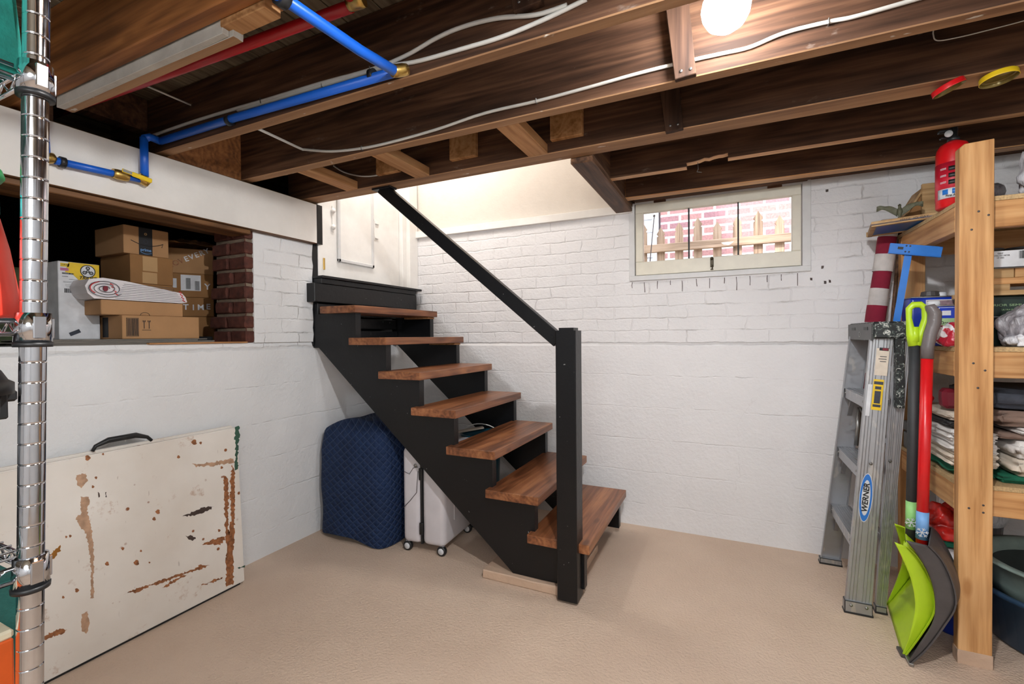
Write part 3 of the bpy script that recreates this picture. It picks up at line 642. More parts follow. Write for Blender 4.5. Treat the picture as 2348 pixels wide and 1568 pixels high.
# threshold boards
b = B(); b.box(-.10, .012, -1.005, -.06, 1.355, 1.463, .003); b.box(-.10, .018, -.96, -.075, 1.463, 1.493, .002); b.box(-.10, .035, -.965, -.025, 1.493, 1.508, .002)
b.sub(1).rough(.0015, 9, 4); struct(obj('trim_7', b, 'black'), 'black painted threshold boards below the door', 'trim')
b = B(); b.box(-.12, -.01, -.955, -.26, 1.128, 1.19, .002); b.box(-.12, -.02, -.955, -.26, 1.205, 1.27, .002); b.box(-.12, -.02, -.955, -.26, 1.28, 1.35, .002); b.box(-.3, -.12, -.955, .1, 1.1, 1.51)
struct(obj('trim_8', b, 'black'), 'black slats closing the space under the threshold', 'trim')

# ================================================================ STAIRCASE
t = thing('staircase', 'open staircase with stained brown treads, black stringers, newel post and handrail', 'staircase', (.8, -.6, 0))
TR = [(1.305, 1.593, .256), (1.093, 1.361, .431), (.877, 1.145, .613), (.668, .933, .792), (.458, .726, .971), (.255, .512, 1.149), (.045, .302, 1.326)]
YF, YB = -1.0, -.215
for x0, x1, z in TR:
    b = B(); b.box(x0, x1, YF, YB, z-.040, z, .004, seg=2); obj('tread', b, 'tread', t)
def stringer(y0, y1, name='stringer'):
    pts = [(-.06, TR[6][2]-.04)]
    for i in range(6, -1, -1):
        x1 = TR[i][1]-.034; zt = TR[i][2]-.04; zn = TR[i-1][2]-.04 if i else .042
        pts += [(x1, zt), (x1, zn)]
    pts += [(1.215, .042), (-.012, 1.092), (-.06, 1.092)]
    b = B(); b.prism(pts, 'Y', y0, y1); o = obj(name, b, 'black', t); return o
stringer(-.958, -.918); stringer(-.255, -.215)
b = B(); b.box(1.457, 1.547, -1.028, -.938, 0, 1.172, .0, 'black'); 
for v in b.bm.verts:
    if v.co.z > 1: pass
bmesh.ops.bevel(b.bm, geom=[e for e in b.bm.edges if all(v.co.z > 1 for v in e.verts)], offset=.012, segments=2, affect='EDGES')
bmesh.ops.bevel(b.bm, geom=[e for e in b.bm.edges if abs(e.verts[0].co.z-e.verts[1].co.z) > .5], offset=.004, segments=1, affect='EDGES')
b.bm.transform(Matrix.Translation((0, 0, .012))); b.rough(.0, 1); obj('newel_post', b, 'black', t)
p0 = Vector((1.46, -.982, 1.126)); p1 = Vector((.49, -.982, 1.930)); d = (p1-p0).normalized(); w = Vector((0, 1, 0)); u = w.cross(d)
if u.z < 0: u = -u
T = Matrix(((d.x, w.x, u.x, p0.x), (d.y, w.y, u.y, p0.y), (d.z, w.z, u.z, p0.z), (0, 0, 0, 1)))
b = B(); b.box(0, (p1-p0).length, -.022, .022, -.03, .03, .003, T=T); b.bm.normal_update()
obj('handrail', b, 'black', t)
b = B(); b.box(.44, .56, -1.01, -.955, 1.92, 1.93, .001); obj('rail_bracket', b, 'black', t)
b = B(); b.box(1.47, 1.56, -.50, -.215, .170, .215, .003); obj('cleat', b, 'block', t, label='unpainted wood cleat under the lowest tread')
for x1, z in ((TR[5][1], TR[5][2]), (TR[6][1], TR[6][2])):
    b = B(); b.box(x1-.22, x1-.02, -.30, -.225, z-.053, z-.041, .001); obj('shim', b, 'block', t)
b = B(); b.box(1.065, 1.50, -.985, -.50, 0, .04, .004); b.sub(4).rough(.004, 12, 5, lambda c: c.x < 1.2 or c.z > .03); tag(obj('concrete_slab', b, 'slab'), 'low tan painted concrete slab under the foot of the stairs', 'slab')
# ================================================================ WINDOW
t = struct(bpy.data.objects.new('window_1', None), 'small three pane hopper window high in the brick wall', 'window'); COL.objects.link(t); t.location = (2.05, 0, 1.5)
b = B(); b.box(1.578, 1.612, -.012, .05, 1.487, 1.955, .002); b.box(2.488, 2.528, -.012, .05, 1.487, 1.965, .002); b.box(1.58, 2.528, -.014, .05, 1.482, 1.512, .002); b.box(1.612, 2.488, -.004, .05, 1.948, 1.966, .001)
obj('window_casing', b, 'casing', t)
b = B(); y0, y1 = -.006, .034
b.box(1.616, 2.484, y0, y1, 1.515, 1.596, .003); b.box(1.616, 2.484, y0, y1, 1.893, 1.948, .003); b.box(1.616, 1.662, y0, y1, 1.596, 1.893, .003); b.box(2.441, 2.484, y0, y1, 1.596, 1.893, .003)
obj('window_sash', b, 'sash', t)
b = B()
for x in (1.921, 2.182): b.box(x-.004, x+.004, .004, .03, 1.594, 1.895, .001)
obj('muntin', b, 'shaftblack', t)
for x0, x1 in ((1.662, 1.917), (1.925, 2.178), (2.186, 2.441)):
    b = B(); b.box(x0, x1, .016, .019, 1.594, 1.895); obj('pane', b, 'glass', t)
b = B(); b.box(2.037, 2.055, -.014, -.006, 1.535, 1.585, .003); b.lathe([(.009, 0), (.009, .01), (.0, .012)], m='latchdark', n=12, T=Matrix.Translation((2.046, -.006, 1.585)) @ Matrix.Rotation(PI/2, 4, 'X')); b.tube([(2.046, -.016, 1.548), (2.05, -.02, 1.535), (2.046, -.02, 1.522)], .003, 'latchdark', 6); b.box(2.038, 2.054, -.02, -.008, 1.522, 1.526, .001)
b.mats = ['latchdark']*max(1, len(b.mats)); obj('window_latch', b, 'latchdark', t)
for x in (1.76, 2.36):
    b = B(); b.box(x-.035, x+.035, -.012, -.004, 1.945, 1.958, .002); obj('hinge', b, 'joist', t)
b = B(); b.box(wx0-.02, wx0+.002, .03, .30, 1.5, 1.96); b.box(wx1-.002, wx1+.02, .03, .30, 1.5, 1.96); b.box(wx0, wx1, .03, .32, 1.49, 1.515); obj('window_reveal', b, 'casing', t)
# soldier course cracks under the sill: real gaps in the paint
b = B()
for i in range(13):
    x = 1.60+i*.072+random.uniform(-.008, .008); h = random.uniform(.03, .075)
    if i in (3, 7): h *= .5
    b.box(x-.0016, x+.0016, -.0015, .002, 1.472-h, 1.474, 0)
for x, z in ((2.58, 1.50), (2.59, 1.42), (2.612, 1.425), (2.53, 1.44), (2.60, 1.90)): b.box(x-.006, x+.006, -.0015, .002, z-.008, z+.006)
b.sub(1).rough(.0035, 60, 8); struct(obj('trim_9', b, 'stain3'), 'cracks between the soldier bricks under the window', 'trim')
# outside
b = B(); b.box(-1, 6, .31, 6, 1.25, 1.30); struct(obj('ground_outside', b, 'ground'), 'strip of ground outside the window', 'ground')
b = B(); b.box(1.51, 5.5, 2.0, 2.3, 1.3005, 5.0, .01); tag(obj('brick_house_wall', b, 'outbrick'), 'red brick wall of the neighbouring house beyond the picket fence', 'building')
t = thing('sided_house', 'white clapboard house corner at the left edge of the window view', 'building', (.6, 2.6, 1.3))
b = B()
for i in range(22): b.prism([(2.12, 1.3+i*.13), (2.02, 1.3+i*.13), (2.035, 1.43+i*.13), (2.12, 1.43+i*.13)], 'X', -1.0, 1.44)
obj('siding', b, 'siding', t); b = B(); b.box(1.43, 1.49, 2.0, 2.2, 1.3, 4.2); obj('corner_board', b, 'siding', t)
t = thing('picket_fence', 'weathered wooden picket fence with pointed tops outside the window', 'fence', (2.0, 1.3, 1.3))
b = B(); b.box(1.2, 3.2, 1.27, 1.305, 1.868, 1.935, .003); obj('fence_rail', b, 'fenceX', t)
i = 0; x = 1.30
while x < 3.1:
    b = B(); w = .033; z = 2.115+.03*math.sin(i*2.1); b.prism([(x-w, 1.3), (x+w, 1.3), (x+w, z-.105), (x+w*1.0, z-.085), (x+w*.65, z-.08), (x+w*1.05, z-.06), (x, z), (x-w*1.05, z-.06), (x-w*.65, z-.08), (x-w, z-.085), (x-w, z-.105)], 'Y', 1.306, 1.325); obj('picket', b, 'fence', t)
    x += .150; i += 1
b = B(); b.tube([at(1500, 497, Y=.9)-Vector((.05, 0, 0))*1.5-Vector((0, 0, at(1500, 497, Y=.9).z-1.30)), at(1500, 497, Y=.9)], .004, 'stain3', 8); b.lathe([(0, .012), (.012, 0), (0, -.012)], at(1500, 495, Y=.9), 'stain3', 8); tag(obj('plant_stake', b, 'stain3'), 'thin dark metal rod standing outside the left window pane', 'rod')

# ================================================================ UNDER THE STAIRS
# quilted moving blanket draped over something boxy
t = thing('draped_blanket', 'navy quilted moving blanket draped over a boxy pile beside the white suitcase', 'blanket', (.2, -.7, 0))
def drape(u, v):
    a = u*2*PI; cx, cy = .205, -.70; hx, hy = .262, .275
    n = 5; c, s_ = math.cos(a), math.sin(a); k = (abs(c)**n+abs(s_)**n)**(-1/n)
    if v < .62:
        z = v/.62; zz = .02+.60*z; r = 1+.02*math.sin(a*7+1)*(1-z)+.035*math.exp(-((z-.45)/.3)**2)*(1 if c > 0 else .2); r *= 1-.08*max(0, z-.8)/.2
        x = cx+hx*k*c*r; y = cy+hy*k*s_*r; 
        if zz < .1: zz += .018*math.sin(a*3+.5)+.0
    else:
        w = (v-.62)/.38; r = (1-w)*.92; zz = .62+.045*math.sin(min(1, w*2)*PI/2)*(1)
        x = cx+hx*k*c*r; y = cy+hy*k*s_*r
    zz += .05*max(0, (x-.1))*(1 if v > .5 else 0)
    if v > .4: zz -= .10*max(0, -x+.02)
    return Vector((max(x, -.072), y, max(zz, .004)))+noise.noise_vector(Vector((x, y, zz))*5)*.010*(1 if x > -.05 else 0)
b = B(); b.grid(drape, 72, 46, 'quilt'); bmesh.ops.remove_doubles(b.bm, verts=b.bm.verts[:], dist=.0005); obj('blanket_cloth', b, 'quilt', t)
# suitcase
t = thing('suitcase', 'pale grey hard shell suitcase on wheels standing under the stairs', 'suitcase', (.65, -.74, 0))
def rbox(b, x0, x1, y0, y1, z0, z1, r, m, seg=4):
    k = B(); k.box(x0, x1, y0, y1, z0, z1, 0, m); bmesh.ops.bevel(k.bm, geom=k.bm.edges[:], offset=r, segments=seg, affect='EDGES', profile=.5)
    me = bpy.data.meshes.new('x'); 
    for f in k.bm.faces: f.material_index = b.mi(m); f.smooth = True
    k.bm.to_mesh(me); b.bm.from_mesh(me); k.bm.free(); bpy.data.meshes.remove(me); return b
sx0, sx1, sy0, sy1, sz0, sz1 = .525, .782, -.905, -.545, .048, .560
RZ = Matrix.Translation((.65, -.73, 0)) @ Matrix.Rotation(math.radians(4), 4, 'Z') @ Matrix.Translation((-.65, .73, 0))
zx = .642
b = B(); rbox(b, sx0, zx-.004, sy0, sy1, sz0, sz1, .030, 'caseshell'); obj('shell_half', b, 'caseshell', t, RZ)
b = B(); rbox(b, zx+.004, sx1, sy0, sy1, sz0, sz1, .030, 'caseshell')
obj('shell_half', b, 'caseshell', t, RZ)
b = B(); rbox(b, zx-.006, zx+.006, sy0+.003, sy1-.003, sz0+.003, sz1-.003, .004, 'blk', 2); obj('zip_band', b, 'blk', t, RZ)
for z in (.135, .425):
    b = B(); b.box(zx-.009, zx+.013, sy0-.006, sy0+.004, z-.032, z+.032, .003); obj('latch', b, 'blk', t, RZ)
b = B(); b.box(sx1-.004, sx1+.004, -.80, -.793, .16, .44, .002); b.box(sx1-.004, sx1+.004, -.66, -.653, .14, .25, .002); obj('shell_rib', b, 'caseshell', t, RZ)
b = B(); b.tube([(.535, sy0-.002, .235), (.575, sy0-.002, .275), (.618, sy0-.002, .325), (.628, sy0-.002, .44)], .0018, 'shovgrey', 6); b.tube([(.54, sy0-.001, .43), (.575, sy0-.003, .42), (.60, sy0-.003, .455), (.628, sy0-.003, .462)], .0016, 'shovgrey', 6); obj('shell_groove', b, 'shovgrey', t, RZ)
b = B(); b.lathe([(.010, 0), (.010, .003), (.004, .004), (0, .004)], m='steel', n=16, T=Matrix.Translation((.612, sy0, .468)) @ Matrix.Rotation(PI/2, 4, 'X')); obj('handle_pivot', b, 'steel', t, RZ)
for x, y in ((.548, -.885), (.755, -.885), (.752, -.578), (.55, -.57)):
    w_ = B(); T = Matrix.Translation((x, y, .026)) @ Matrix.Rotation(PI/2, 4, 'X'); w_.lathe([(.015, -.012), (.024, -.011), (.026, -.006), (.026, .006), (.024, .011), (.015, .012)], m='blk', n=24, T=T); w_.box(x-.012, x+.012, y-.006, y+.006, .026, .056, .002, 'caseshell')
    w = obj('wheel', w_, 'blk', t, RZ); h = B(); h.lathe([(.0, .0135), (.016, .0135), (.017, .011), (.017, -.011), (.016, -.0135), (0, -.0135)], m='canwhite', n=20, T=T); obj('hub_cap', h, 'canwhite', w, RZ)
# teal tote with rope handle behind the treads
t = thing('teal_bin', 'dark teal bin with a white wire handle behind the open stair treads', 'bin', (.86, -.45, 0))
M['tealbin'] = flat('dark_teal_plastic', rgb(12, 70, 88), .3)
b = B(); b.lathe([(.10, .001), (.122, .51), (.124, .545), (.129, .545), (.129, .557), (.118, .557), (.114, .50), (.09, .02)], (.742, -.40, .0), 'tealbin', 36); obj('bin_body', b, 'tealbin', t)
b = B(); b.tube([(.742-.125*math.cos(a), -.40+.01*math.sin(a), .545+.062*math.sin(a)) for a in [i*PI/14 for i in range(15)]], .003, 'white', 8); obj('bin_handle', b, 'white', t)
b = B(); b.tube([(.855, -.455, .28), (.862, -.46, .42)], .004, 'white', 8); obj('bin_strap', b, 'white', t)
b = B(); b.box(-.02, .02, -.10, .10, 0, .012, .003, T=Matrix.Translation((.66, -.42, .562)) @ Matrix.Rotation(-.9, 4, 'Z') @ Matrix.Rotation(.12, 4, 'X')); tag(obj('wooden_paddle', b, 'linen'), 'pale wooden paddle lying across the teal bin behind the treads', 'paddle')

# ================================================================ WHITE FOLDING TABLE against the left wall
t = thing('folding_table', 'folded white plastic table with brown stains leaning on the left wall', 'folding table', (.0, -1.9, 0))
LEAN = .045
def TT(u, v, w=0):   # u along the wall from the right edge, v up, w outwards
    return Vector((.062-LEAN*v/.72+w, -1.478-u+.008*v, v))
Ltab = 1.22
def tbox(b, u0, u1, v0, v1, w0, w1, m=None, bev=.003):
    k = B(); k.box(0, 1, 0, 1, 0, 1, 0, m); 
    for vv in k.bm.verts: vv.co = TT(u0+(u1-u0)*vv.co.x, v0+(v1-v0)*vv.co.y, w0+(w1-w0)*vv.co.z)
    bmesh.ops.bevel(k.bm, geom=k.bm.edges[:], offset=bev, segments=2, affect='EDGES'); me = bpy.data.meshes.new('x')
    for f in k.bm.faces: f.material_index = b.mi(m)
    k.bm.to_mesh(me); b.bm.from_mesh(me); k.bm.free(); bpy.data.meshes.remove(me); return b
b = B(); tbox(b, 0, Ltab, .006, .728, -.024, 0, 'board', .004); obj('table_leaf', b, 'board', t, label='front half of the folded table top')
b = B(); tbox(b, .004, Ltab-.004, .006, .735, -.052, -.027, 'board', .004); obj('table_leaf', b, 'board', t, label='rear half of the folded table top')
b = B(); tbox(b, .02, Ltab-.02, .0, .008, -.05, -.002, 'blk', .002); obj('edge_strip', b, 'blk', t)
hp = [TT(.345, .735, -.03), TT(.36, .752, -.03), TT(.40, .767, -.03), TT(.49, .766, -.03), TT(.53, .752, -.03), TT(.54, .735, -.03)]
b = B(); b.tube(hp, [.006, .007, .011, .011, .007, .006], 'blk', 10); obj('carry_handle', b, 'blk', t)
def stain(pts, m, lab=None, name='stain_patch'):
    """pts in photo survey coordinates on the table face"""
    P = []; q_ = []; rn = random.Random(len(pts)*31+int(pts[0][0]))
    for (xa, ya), (xb, yb) in zip(pts, pts[1:]+pts[:1]):
        L_ = math.hypot(xb-xa, yb-ya); k = max(1, int(L_/3.5))
        for i in range(k):
            j = min(2.2, L_*.16)*(1 if k > 1 else .3); q_.append((xa+(xb-xa)*i/k+rn.uniform(-j, j), ya+(yb-ya)*i/k+rn.uniform(-j, j)))
    for x, y in q_:
        r = (x-1174)/F*_r2+(y-784)/F*_d2+_fw; n = Vector((1, 0, LEAN/.72)); o = TT(0, 0, .0006); tt = (o-CAM).dot(n)/r.dot(n); P.append(CAM+r*tt)
    b = B(); vs = [b.bm.verts.new(p) for p in P]; vs2 = [b.bm.verts.new(p-Vector((.0005, 0, 0))) for p in P]; n_ = len(P)
    b.face(vs, m); b.face(vs2[::-1], m)
    for i in range(n_): b.face([vs[i], vs2[i], vs2[(i+1) % n_], vs[(i+1) % n_]], m)
    return obj(name, b, m, t, label=lab)
M['stainl'] = flat('pale_brown_stain', rgb(186, 150, 122), .6, var=.2, scale=40)
def Z3(pts): return [(x/2.0421, 800+y/2.0421) for x, y in pts]
stain(Z3([(1048, 590), (1066, 600), (1072, 700), (1064, 800), (1050, 770), (1052, 680)]), 'stain')
stain(Z3([(1086, 545), (1098, 560), (1100, 760), (1096, 900), (1092, 960), (1094, 1100), (1058, 1108), (1060, 900), (1052, 820), (1066, 790), (1072, 880), (1082, 800), (1078, 640)]), 'stain')
stain(Z3([(945, 915), (1000, 890), (1050, 878), (1054, 895), (1030, 915), (990, 914)]), 'stain')
stain(Z3([(857, 780), (900, 765), (940, 745), (1000, 737), (975, 757), (930, 775), (880, 783)]), 'stain3'); stain(Z3([(868, 875), (900, 872), (918, 888), (902, 896), (885, 893)]), 'stain3')
stain(Z3([(597, 1140), (640, 1122), (720, 1095), (850, 1050), (910, 1030), (940, 1012), (980, 1008), (960, 1025), (900, 1042), (850, 1062), (760, 1095), (700, 1112), (640, 1140)]), 'stain')
stain(Z3([(757, 1120), (800, 1090), (850, 1060), (880, 1055), (830, 1085), (790, 1110)]), 'stain'); stain(Z3([(940, 1108), (1000, 1080), (1045, 1072), (1010, 1090)]), 'stain')
stain(Z3([(196, 1355), (230, 1330), (275, 1312), (312, 1312), (300, 1330), (240, 1348), (200, 1366)]), 'stain')
stain(Z3([(205, 975), (240, 958), (262, 935), (280, 918), (284, 945), (270, 955), (262, 975), (240, 985), (205, 1002)]), 'stain2', 'amber drip')
stain(Z3([(380, 690), (420, 695), (410, 760), (430, 850), (440, 950), (438, 1100), (440, 1165), (425, 1170), (428, 1040), (418, 930), (400, 860), (375, 830), (355, 790), (380, 770)]), 'stainl')
stain(Z3([(355, 590), (400, 580), (410, 620), (380, 650), (365, 640)]), 'stainl'); stain(Z3([(385, 1240), (410, 1230), (420, 1290), (405, 1330), (380, 1320)]), 'stainl'); stain(Z3([(900, 540), (990, 530), (1095, 512), (1095, 530), (1000, 548), (920, 552)]), 'stainl')
for x, y, r in ((740, 762, 10), (722, 795, 8), (836, 505, 7), (1038, 555, 6), (1026, 850, 6), (483, 492, 5), (502, 1005, 9), (360, 1130, 9), (329, 876, 6), (310, 880, 5), (575, 935, 7), (296, 1162, 6), (660, 945, 5), (640, 1000, 12), (700, 1000, 4), (450, 603, 6), (910, 436, 12), (940, 440, 6), (410, 510, 12), (435, 645, 6)):
    stain(Z3([(x+r*math.cos(a)*(1+.3*math.sin(a*3+x)), y+r*1.1*math.sin(a)) for a in [i*PI/5 for i in range(10)]]), 'stain')
stain(Z3([(1102, 365), (1120, 358), (1122, 400), (1114, 450), (1114, 560), (1098, 570), (1104, 490), (1100, 420)]), 'greenpaint', 'dark green paint smear at the top right corner'); stain(Z3([(1114, 1024), (1148, 1012), (1146, 1020), (1120, 1030)]), 'greenpaint')
for x in (460, 495): stain(Z3([(x-2, 671), (x+2, 671), (x+6, 694), (x+2, 694)]), 'stain3')

# ================================================================ CRAWL SPACE CONTENTS
SB = 1.128
def carton(xf, ya, yb, z0, z1, depth, label, mat='kraft', name='cardboard_box', rot=0, grp='cardboard boxes in the crawl space', tape=None):
    """front face at x = xf, from ya to yb"""
    t = thing(name, label, 'box', (xf-depth/2, (ya+yb)/2, z0), grp); b = B(); b.box(-depth/2, depth/2, -(yb-ya)/2, (yb-ya)/2, 0, z1-z0, .0025)
    T = Matrix.Translation((xf-depth/2, (ya+yb)/2, z0)) @ Matrix.Rotation(rot, 4, 'Z'); b.bm.transform(T); obj('carton', b, mat, t)
    t['_w'] = yb-ya; FT = T @ frame((depth/2, 0, (z1-z0)/2), (0, 1, 0), (0, 0, 1)); LT = T @ frame((0, -(yb-ya)/2, (z1-z0)/2), (1, 0, 0), (0, 0, 1)); RT = T @ frame((0, (yb-ya)/2, (z1-z0)/2), (-1, 0, 0), (0, 0, 1))
    del t['_w']; return t, FT, LT, RT
def OFF(x, y, z=.0006): return Matrix.Translation((x, y, z))
# cardboard sheets lying on the sill
M['greysheet'] = flat('grey_chipboard', rgb(128, 122, 114), .85)
zz = SB
for i, (dy, w, th) in enumerate(((0, .62, .004), (.03, .58, .004), (-.04, .66, .005), (.05, .50, .004), (.0, .60, .004))):
    b = B(); b.box(-.50, -.075-.012*i, -2.12+dy*.5, -2.12+w+.06*i*0+dy, zz, zz+th, .001, T=Matrix.Rotation(0, 4, 'Z')); o = obj('cardboard_sheet', b, 'greysheet', None)
    tag(o, 'flattened grey cardboard sheet on the sill, %s in the stack under the boxes' % ('lowest', 'second lowest', 'middle one', 'second highest', 'topmost')[i], 'cardboard sheet', 'flattened sheets on the sill'); zz += th+.0006
b = B(); b.box(-.073, -.052, -1.80, -1.365, SB, SB+.007, .001); b.box(-.30, -.0735, -1.46, -1.365, SB, SB+.007, .001); tag(obj('plywood_strip', b, 'block'), 'raw wood strip lying on the sill at the right end of the opening', 'timber strip')
b = B(); b.box(-.42, -.32, -1.45, -1.37, SB+.0078, SB+.034, .003); tag(obj('black_case', b, 'blk'), 'small black box lying in front of the brick jamb', 'case')
ZS = zz
# lower long box
xf = -.15
t, FT, LT, RT = carton(xf, -1.848, -1.54, ZS, 1.252, .30, 'long cardboard box with two up arrows, lowest in the opening', 'kraft')
barcode(FT @ OFF(-.118, .0), .038, .072, t, 'printed_panel'); marks('printed_panel_border', FT @ OFF(-.118, 0), [(0, .038, .044, .0015), (0, -.038, .044, .0015), (-.0215, 0, .0015, .078), (.0215, 0, .0015, .078)], 'ink', t)
for dx in (-.075, -.056): marks('arrow_mark', FT @ OFF(dx, .015), [(0, -.004, .0024, .034), (-.004, .011, .002, .008), (.004, .011, .002, .008)], 'ink', t)
marks('arrow_bar', FT @ OFF(-.066, -.012), [(0, 0, .034, .0016)], 'ink', t)
plate('tape', LT @ OFF(.02, 0), .045, .085, 'ink', t); 
# upper flat box
t, FT, LT, RT = carton(-.17, -1.91, -1.60, 1.2526, 1.313, .28, 'flat cardboard box lying on the long box, under the roll of printed sheets', 'kraft')
b = B(); b.tube([FT @ Vector((.0+.018*math.cos(a), -.030+.014*math.sin(a), .0008)) for a in [i*PI/10 for i in range(11)]], .0009, 'ink', 5); obj('printed_smile', b, 'ink', t)
# bundle of printed sheets, rolled at its left end
t = thing('flyer_bundle', 'white bundle of printed sheets with red edges, curled at one end, on the flat box', 'paper bundle', (-.25, -1.75, 1.314))
b = B(); pr = [(-1.93, 1.316), (-1.60, 1.316), (-1.578, 1.322), (-1.585, 1.345), (-1.60, 1.362), (-1.70, 1.378), (-1.82, 1.396), (-1.90, 1.402), (-1.945, 1.392), (-1.958, 1.365), (-1.95, 1.335)]
b.prism(pr, 'X', -.40, -.175, 'fly'); M['fly'] = flat('stacked_newsprint', rgb(222, 218, 220), .7, var=.05)
obj('sheets', b, 'fly', t)
b = B()
for k in range(9):
    z = 1.322+k*.0075; b.box(-.177, -.1738, -1.86+k*.004, -1.592-k*.006, z, z+.0012)
obj('sheet_edges', b, 'greyc', t)
for yy, zz_ in ((-1.592, 1.324), (-1.855, 1.335)):
    b = B(); pts = [Vector((-.1735, yy-.004*((i % 2)*2-1)-.0025*i, zz_+i*.0065)) for i in range(8)]; b.tube(pts, .0022, 'redgloss', 6); obj('red_edge', b, 'redgloss', t)
b = B(); sp = []
for i in range(60):
    a = i*.31; r = .012+.0155*a/(2*PI); sp.append((r*math.cos(a), r*math.sin(a)*.62))
for (a0, a1), (b0, b1) in zip(sp, sp[1:]):
    vs = [b.bm.verts.new(Vector((x, -1.895+p*1.1, 1.358+q_))) for x, p, q_ in ((-.40, a0, a1), (-.168, a0, a1), (-.168, b0, b1), (-.40, b0, b1))]; b.face(vs, 'fly', True)
bmesh.ops.remove_doubles(b.bm, verts=b.bm.verts[:], dist=.0001); bmesh.ops.solidify(b.bm, geom=b.bm.faces[:], thickness=.003); obj('rolled_sheets', b, 'fly', t)
b = B(); b.tube([Vector((-.1655, -1.895+a0*1.1, 1.358+a1)) for a0, a1 in sp], .0011, 'greyc', 5); obj('sheet_edges', b, 'greyc', t)
b = B(); b.tube([Vector((-.172, -1.895, 1.358)), Vector((-.164, -1.895, 1.358))], .011, 'maroon', 16, flat=.7); obj('roll_core', b, 'shovgrey', t)
b = B(); b.tube([Vector((-.166, -1.895+.046*math.cos(a)*1.1, 1.358+.046*math.sin(a)*.62)) for a in [2.0+i*.15 for i in range(14)]], .0018, 'redgloss', 6); obj('red_edge', b, 'redgloss', t)
# scooter box
t, FT, LT, RT = carton(-.30, -1.992, -1.858, ZS, 1.468, .12, 'white product box with a yellow top corner and round wheel emblem, behind the flat box', 'canwhite', 'product_box')
w, h = .22, (1.468-ZS)/.62; FT = FT @ Matrix.Diagonal((.61, .62, 1, 1))
polyplate('yellow_panel', [(-.055, h/2-.002), (w/2-.001, h/2-.002), (w/2-.001, h/2-.115), (-.005, h/2-.115), (-.04, h/2-.075), (-.075, h/2-.07)], FT @ OFF(0, 0, .0003), 'yellow', t)
polyplate('yellow_panel', [(-.098, h/2-.012), (-.05, h/2-.012), (-.056, h/2-.035), (-.098, h/2-.035)], FT @ OFF(0, 0, .0003), 'yellow', t)
plate('pink_panel', FT @ OFF(-.078, h/2-.052), .042, .018, 'pinkc', t)
c0 = FT @ OFF(.045, h/2-.052)
def disc(name, T, r0, r1, mat, par, n=28, t_=.0007):
    b = B(); vs = []
    for z in (0, t_):
        for r in ((r0, r1) if r0 > 0 else (r1,)): vs.append([b.bm.verts.new(T @ Vector((r*math.cos(2*PI*k/n), r*math.sin(2*PI*k/n), z))) for k in range(n)])
    if r0 > 0:
        a, c, d, e = vs
        for k in range(n):
            j = (k+1) % n; b.face([d[k], e[k], e[j], d[j]], mat); b.face([c[k], e[k], e[j], c[j]], mat); b.face([a[k], d[k], d[j], a[j]], mat)
    else:
        b.face(vs[1], mat)
        for k in range(n): j = (k+1) % n; b.face([vs[0][k], vs[0][j], vs[1][j], vs[1][k]], mat)
    return obj(name, b, mat, par)
disc('emblem_disc', c0 @ OFF(0, 0, .0008), 0, .042, 'canwhite', t); disc('emblem_ring', c0 @ OFF(0, 0, .0012), .037, .042, 'ink', t)
for a in (90, 210, 330):
    x, y = .021*math.cos(math.radians(a)), .021*math.sin(math.radians(a)); disc('emblem_wheel', c0 @ OFF(x, y, .0016), .006, .012, 'ink', t, 18); disc('emblem_hub', c0 @ OFF(x, y, .0016), 0, .003, 'ink', t, 10)
disc('emblem_hub', c0 @ OFF(0, 0, .0016), .004, .009, 'ink', t, 14)
text('TRIDER', FT @ OFF(.045, h/2-.098, .0016), .026, 'ink', t, width=.095, bold=.0008, shear=.3)
text('12 SPORT', FT @ OFF(-.075, h/2-.023, .001), .014, 'ink', t, width=.036); 
barcode(FT @ OFF(-.06, h/2-.078), .06, .010, t, n=20); marks('fine_print', FT @ OFF(0, 0), [(-.075, h/2-.098, .03, .003), (-.02, h/2-.115, .07, .002), (-.06, h/2-.13, .05, .0015), (-.06, h/2-.137, .05, .0015), (-.03, h/2-.15, .09, .0015), (-.03, h/2-.158, .09, .0015), (-.03, h/2-.166, .08, .0015)], 'shovgrey', t)
barcode(FT @ OFF(-.05, h/2-.19), .06, .028, t, n=16); b = B(); b.box(-.03, .03, -.012, .012, 0, .0008, T=FT @ OFF(-.03, -h/2+.045) @ Matrix.Rotation(.45, 4, 'Z')); obj('shipping_label', b, 'greyc', t)
# stacked shipping boxes
t, FT, LT, RT = carton(-.36, -1.716, -1.535, ZS+.26, 1.545, .26, 'plain shipping box with wide pale tape, middle of the pile', 'kraft2')
plate('tape', FT @ OFF(-.01, .028), .062, .068, 'tape', t); plate('tape', FT @ OFF(-.012, -.038), .062, .052, 'tape', t)
t, FT, LT, RT = carton(-.36, -1.716, -1.535, ZS, ZS+.2595, .26, 'brown shipping box hidden behind the roll, bottom of the tall pile', 'kraft2')
t, FT, LT, RT = carton(-.36, -1.74, -1.553, 1.5455, 1.675, .25, 'shipping box with black tape and a printed smile, topmost of the pile', 'kraft')
plate('tape', FT @ OFF(-.006, 0), .056, .128, 'ink', t); text('prime', FT @ OFF(-.006, -.040, .0015), .019, 'sky', t, width=.044, bold=.0003)
b = B(); b.tube([FT @ Vector((-.066+.132*k/12, -.002-.018*math.sin(PI*k/12), .0012)) for k in range(13)], .0016, 'ink', 5); b.tube([FT @ Vector((.048, -.010, .0012)), FT @ Vector((.068, .0, .0012)), FT @ Vector((.062, -.018, .0012))], .0014, 'ink', 5); obj('printed_smile', b, 'ink', t)
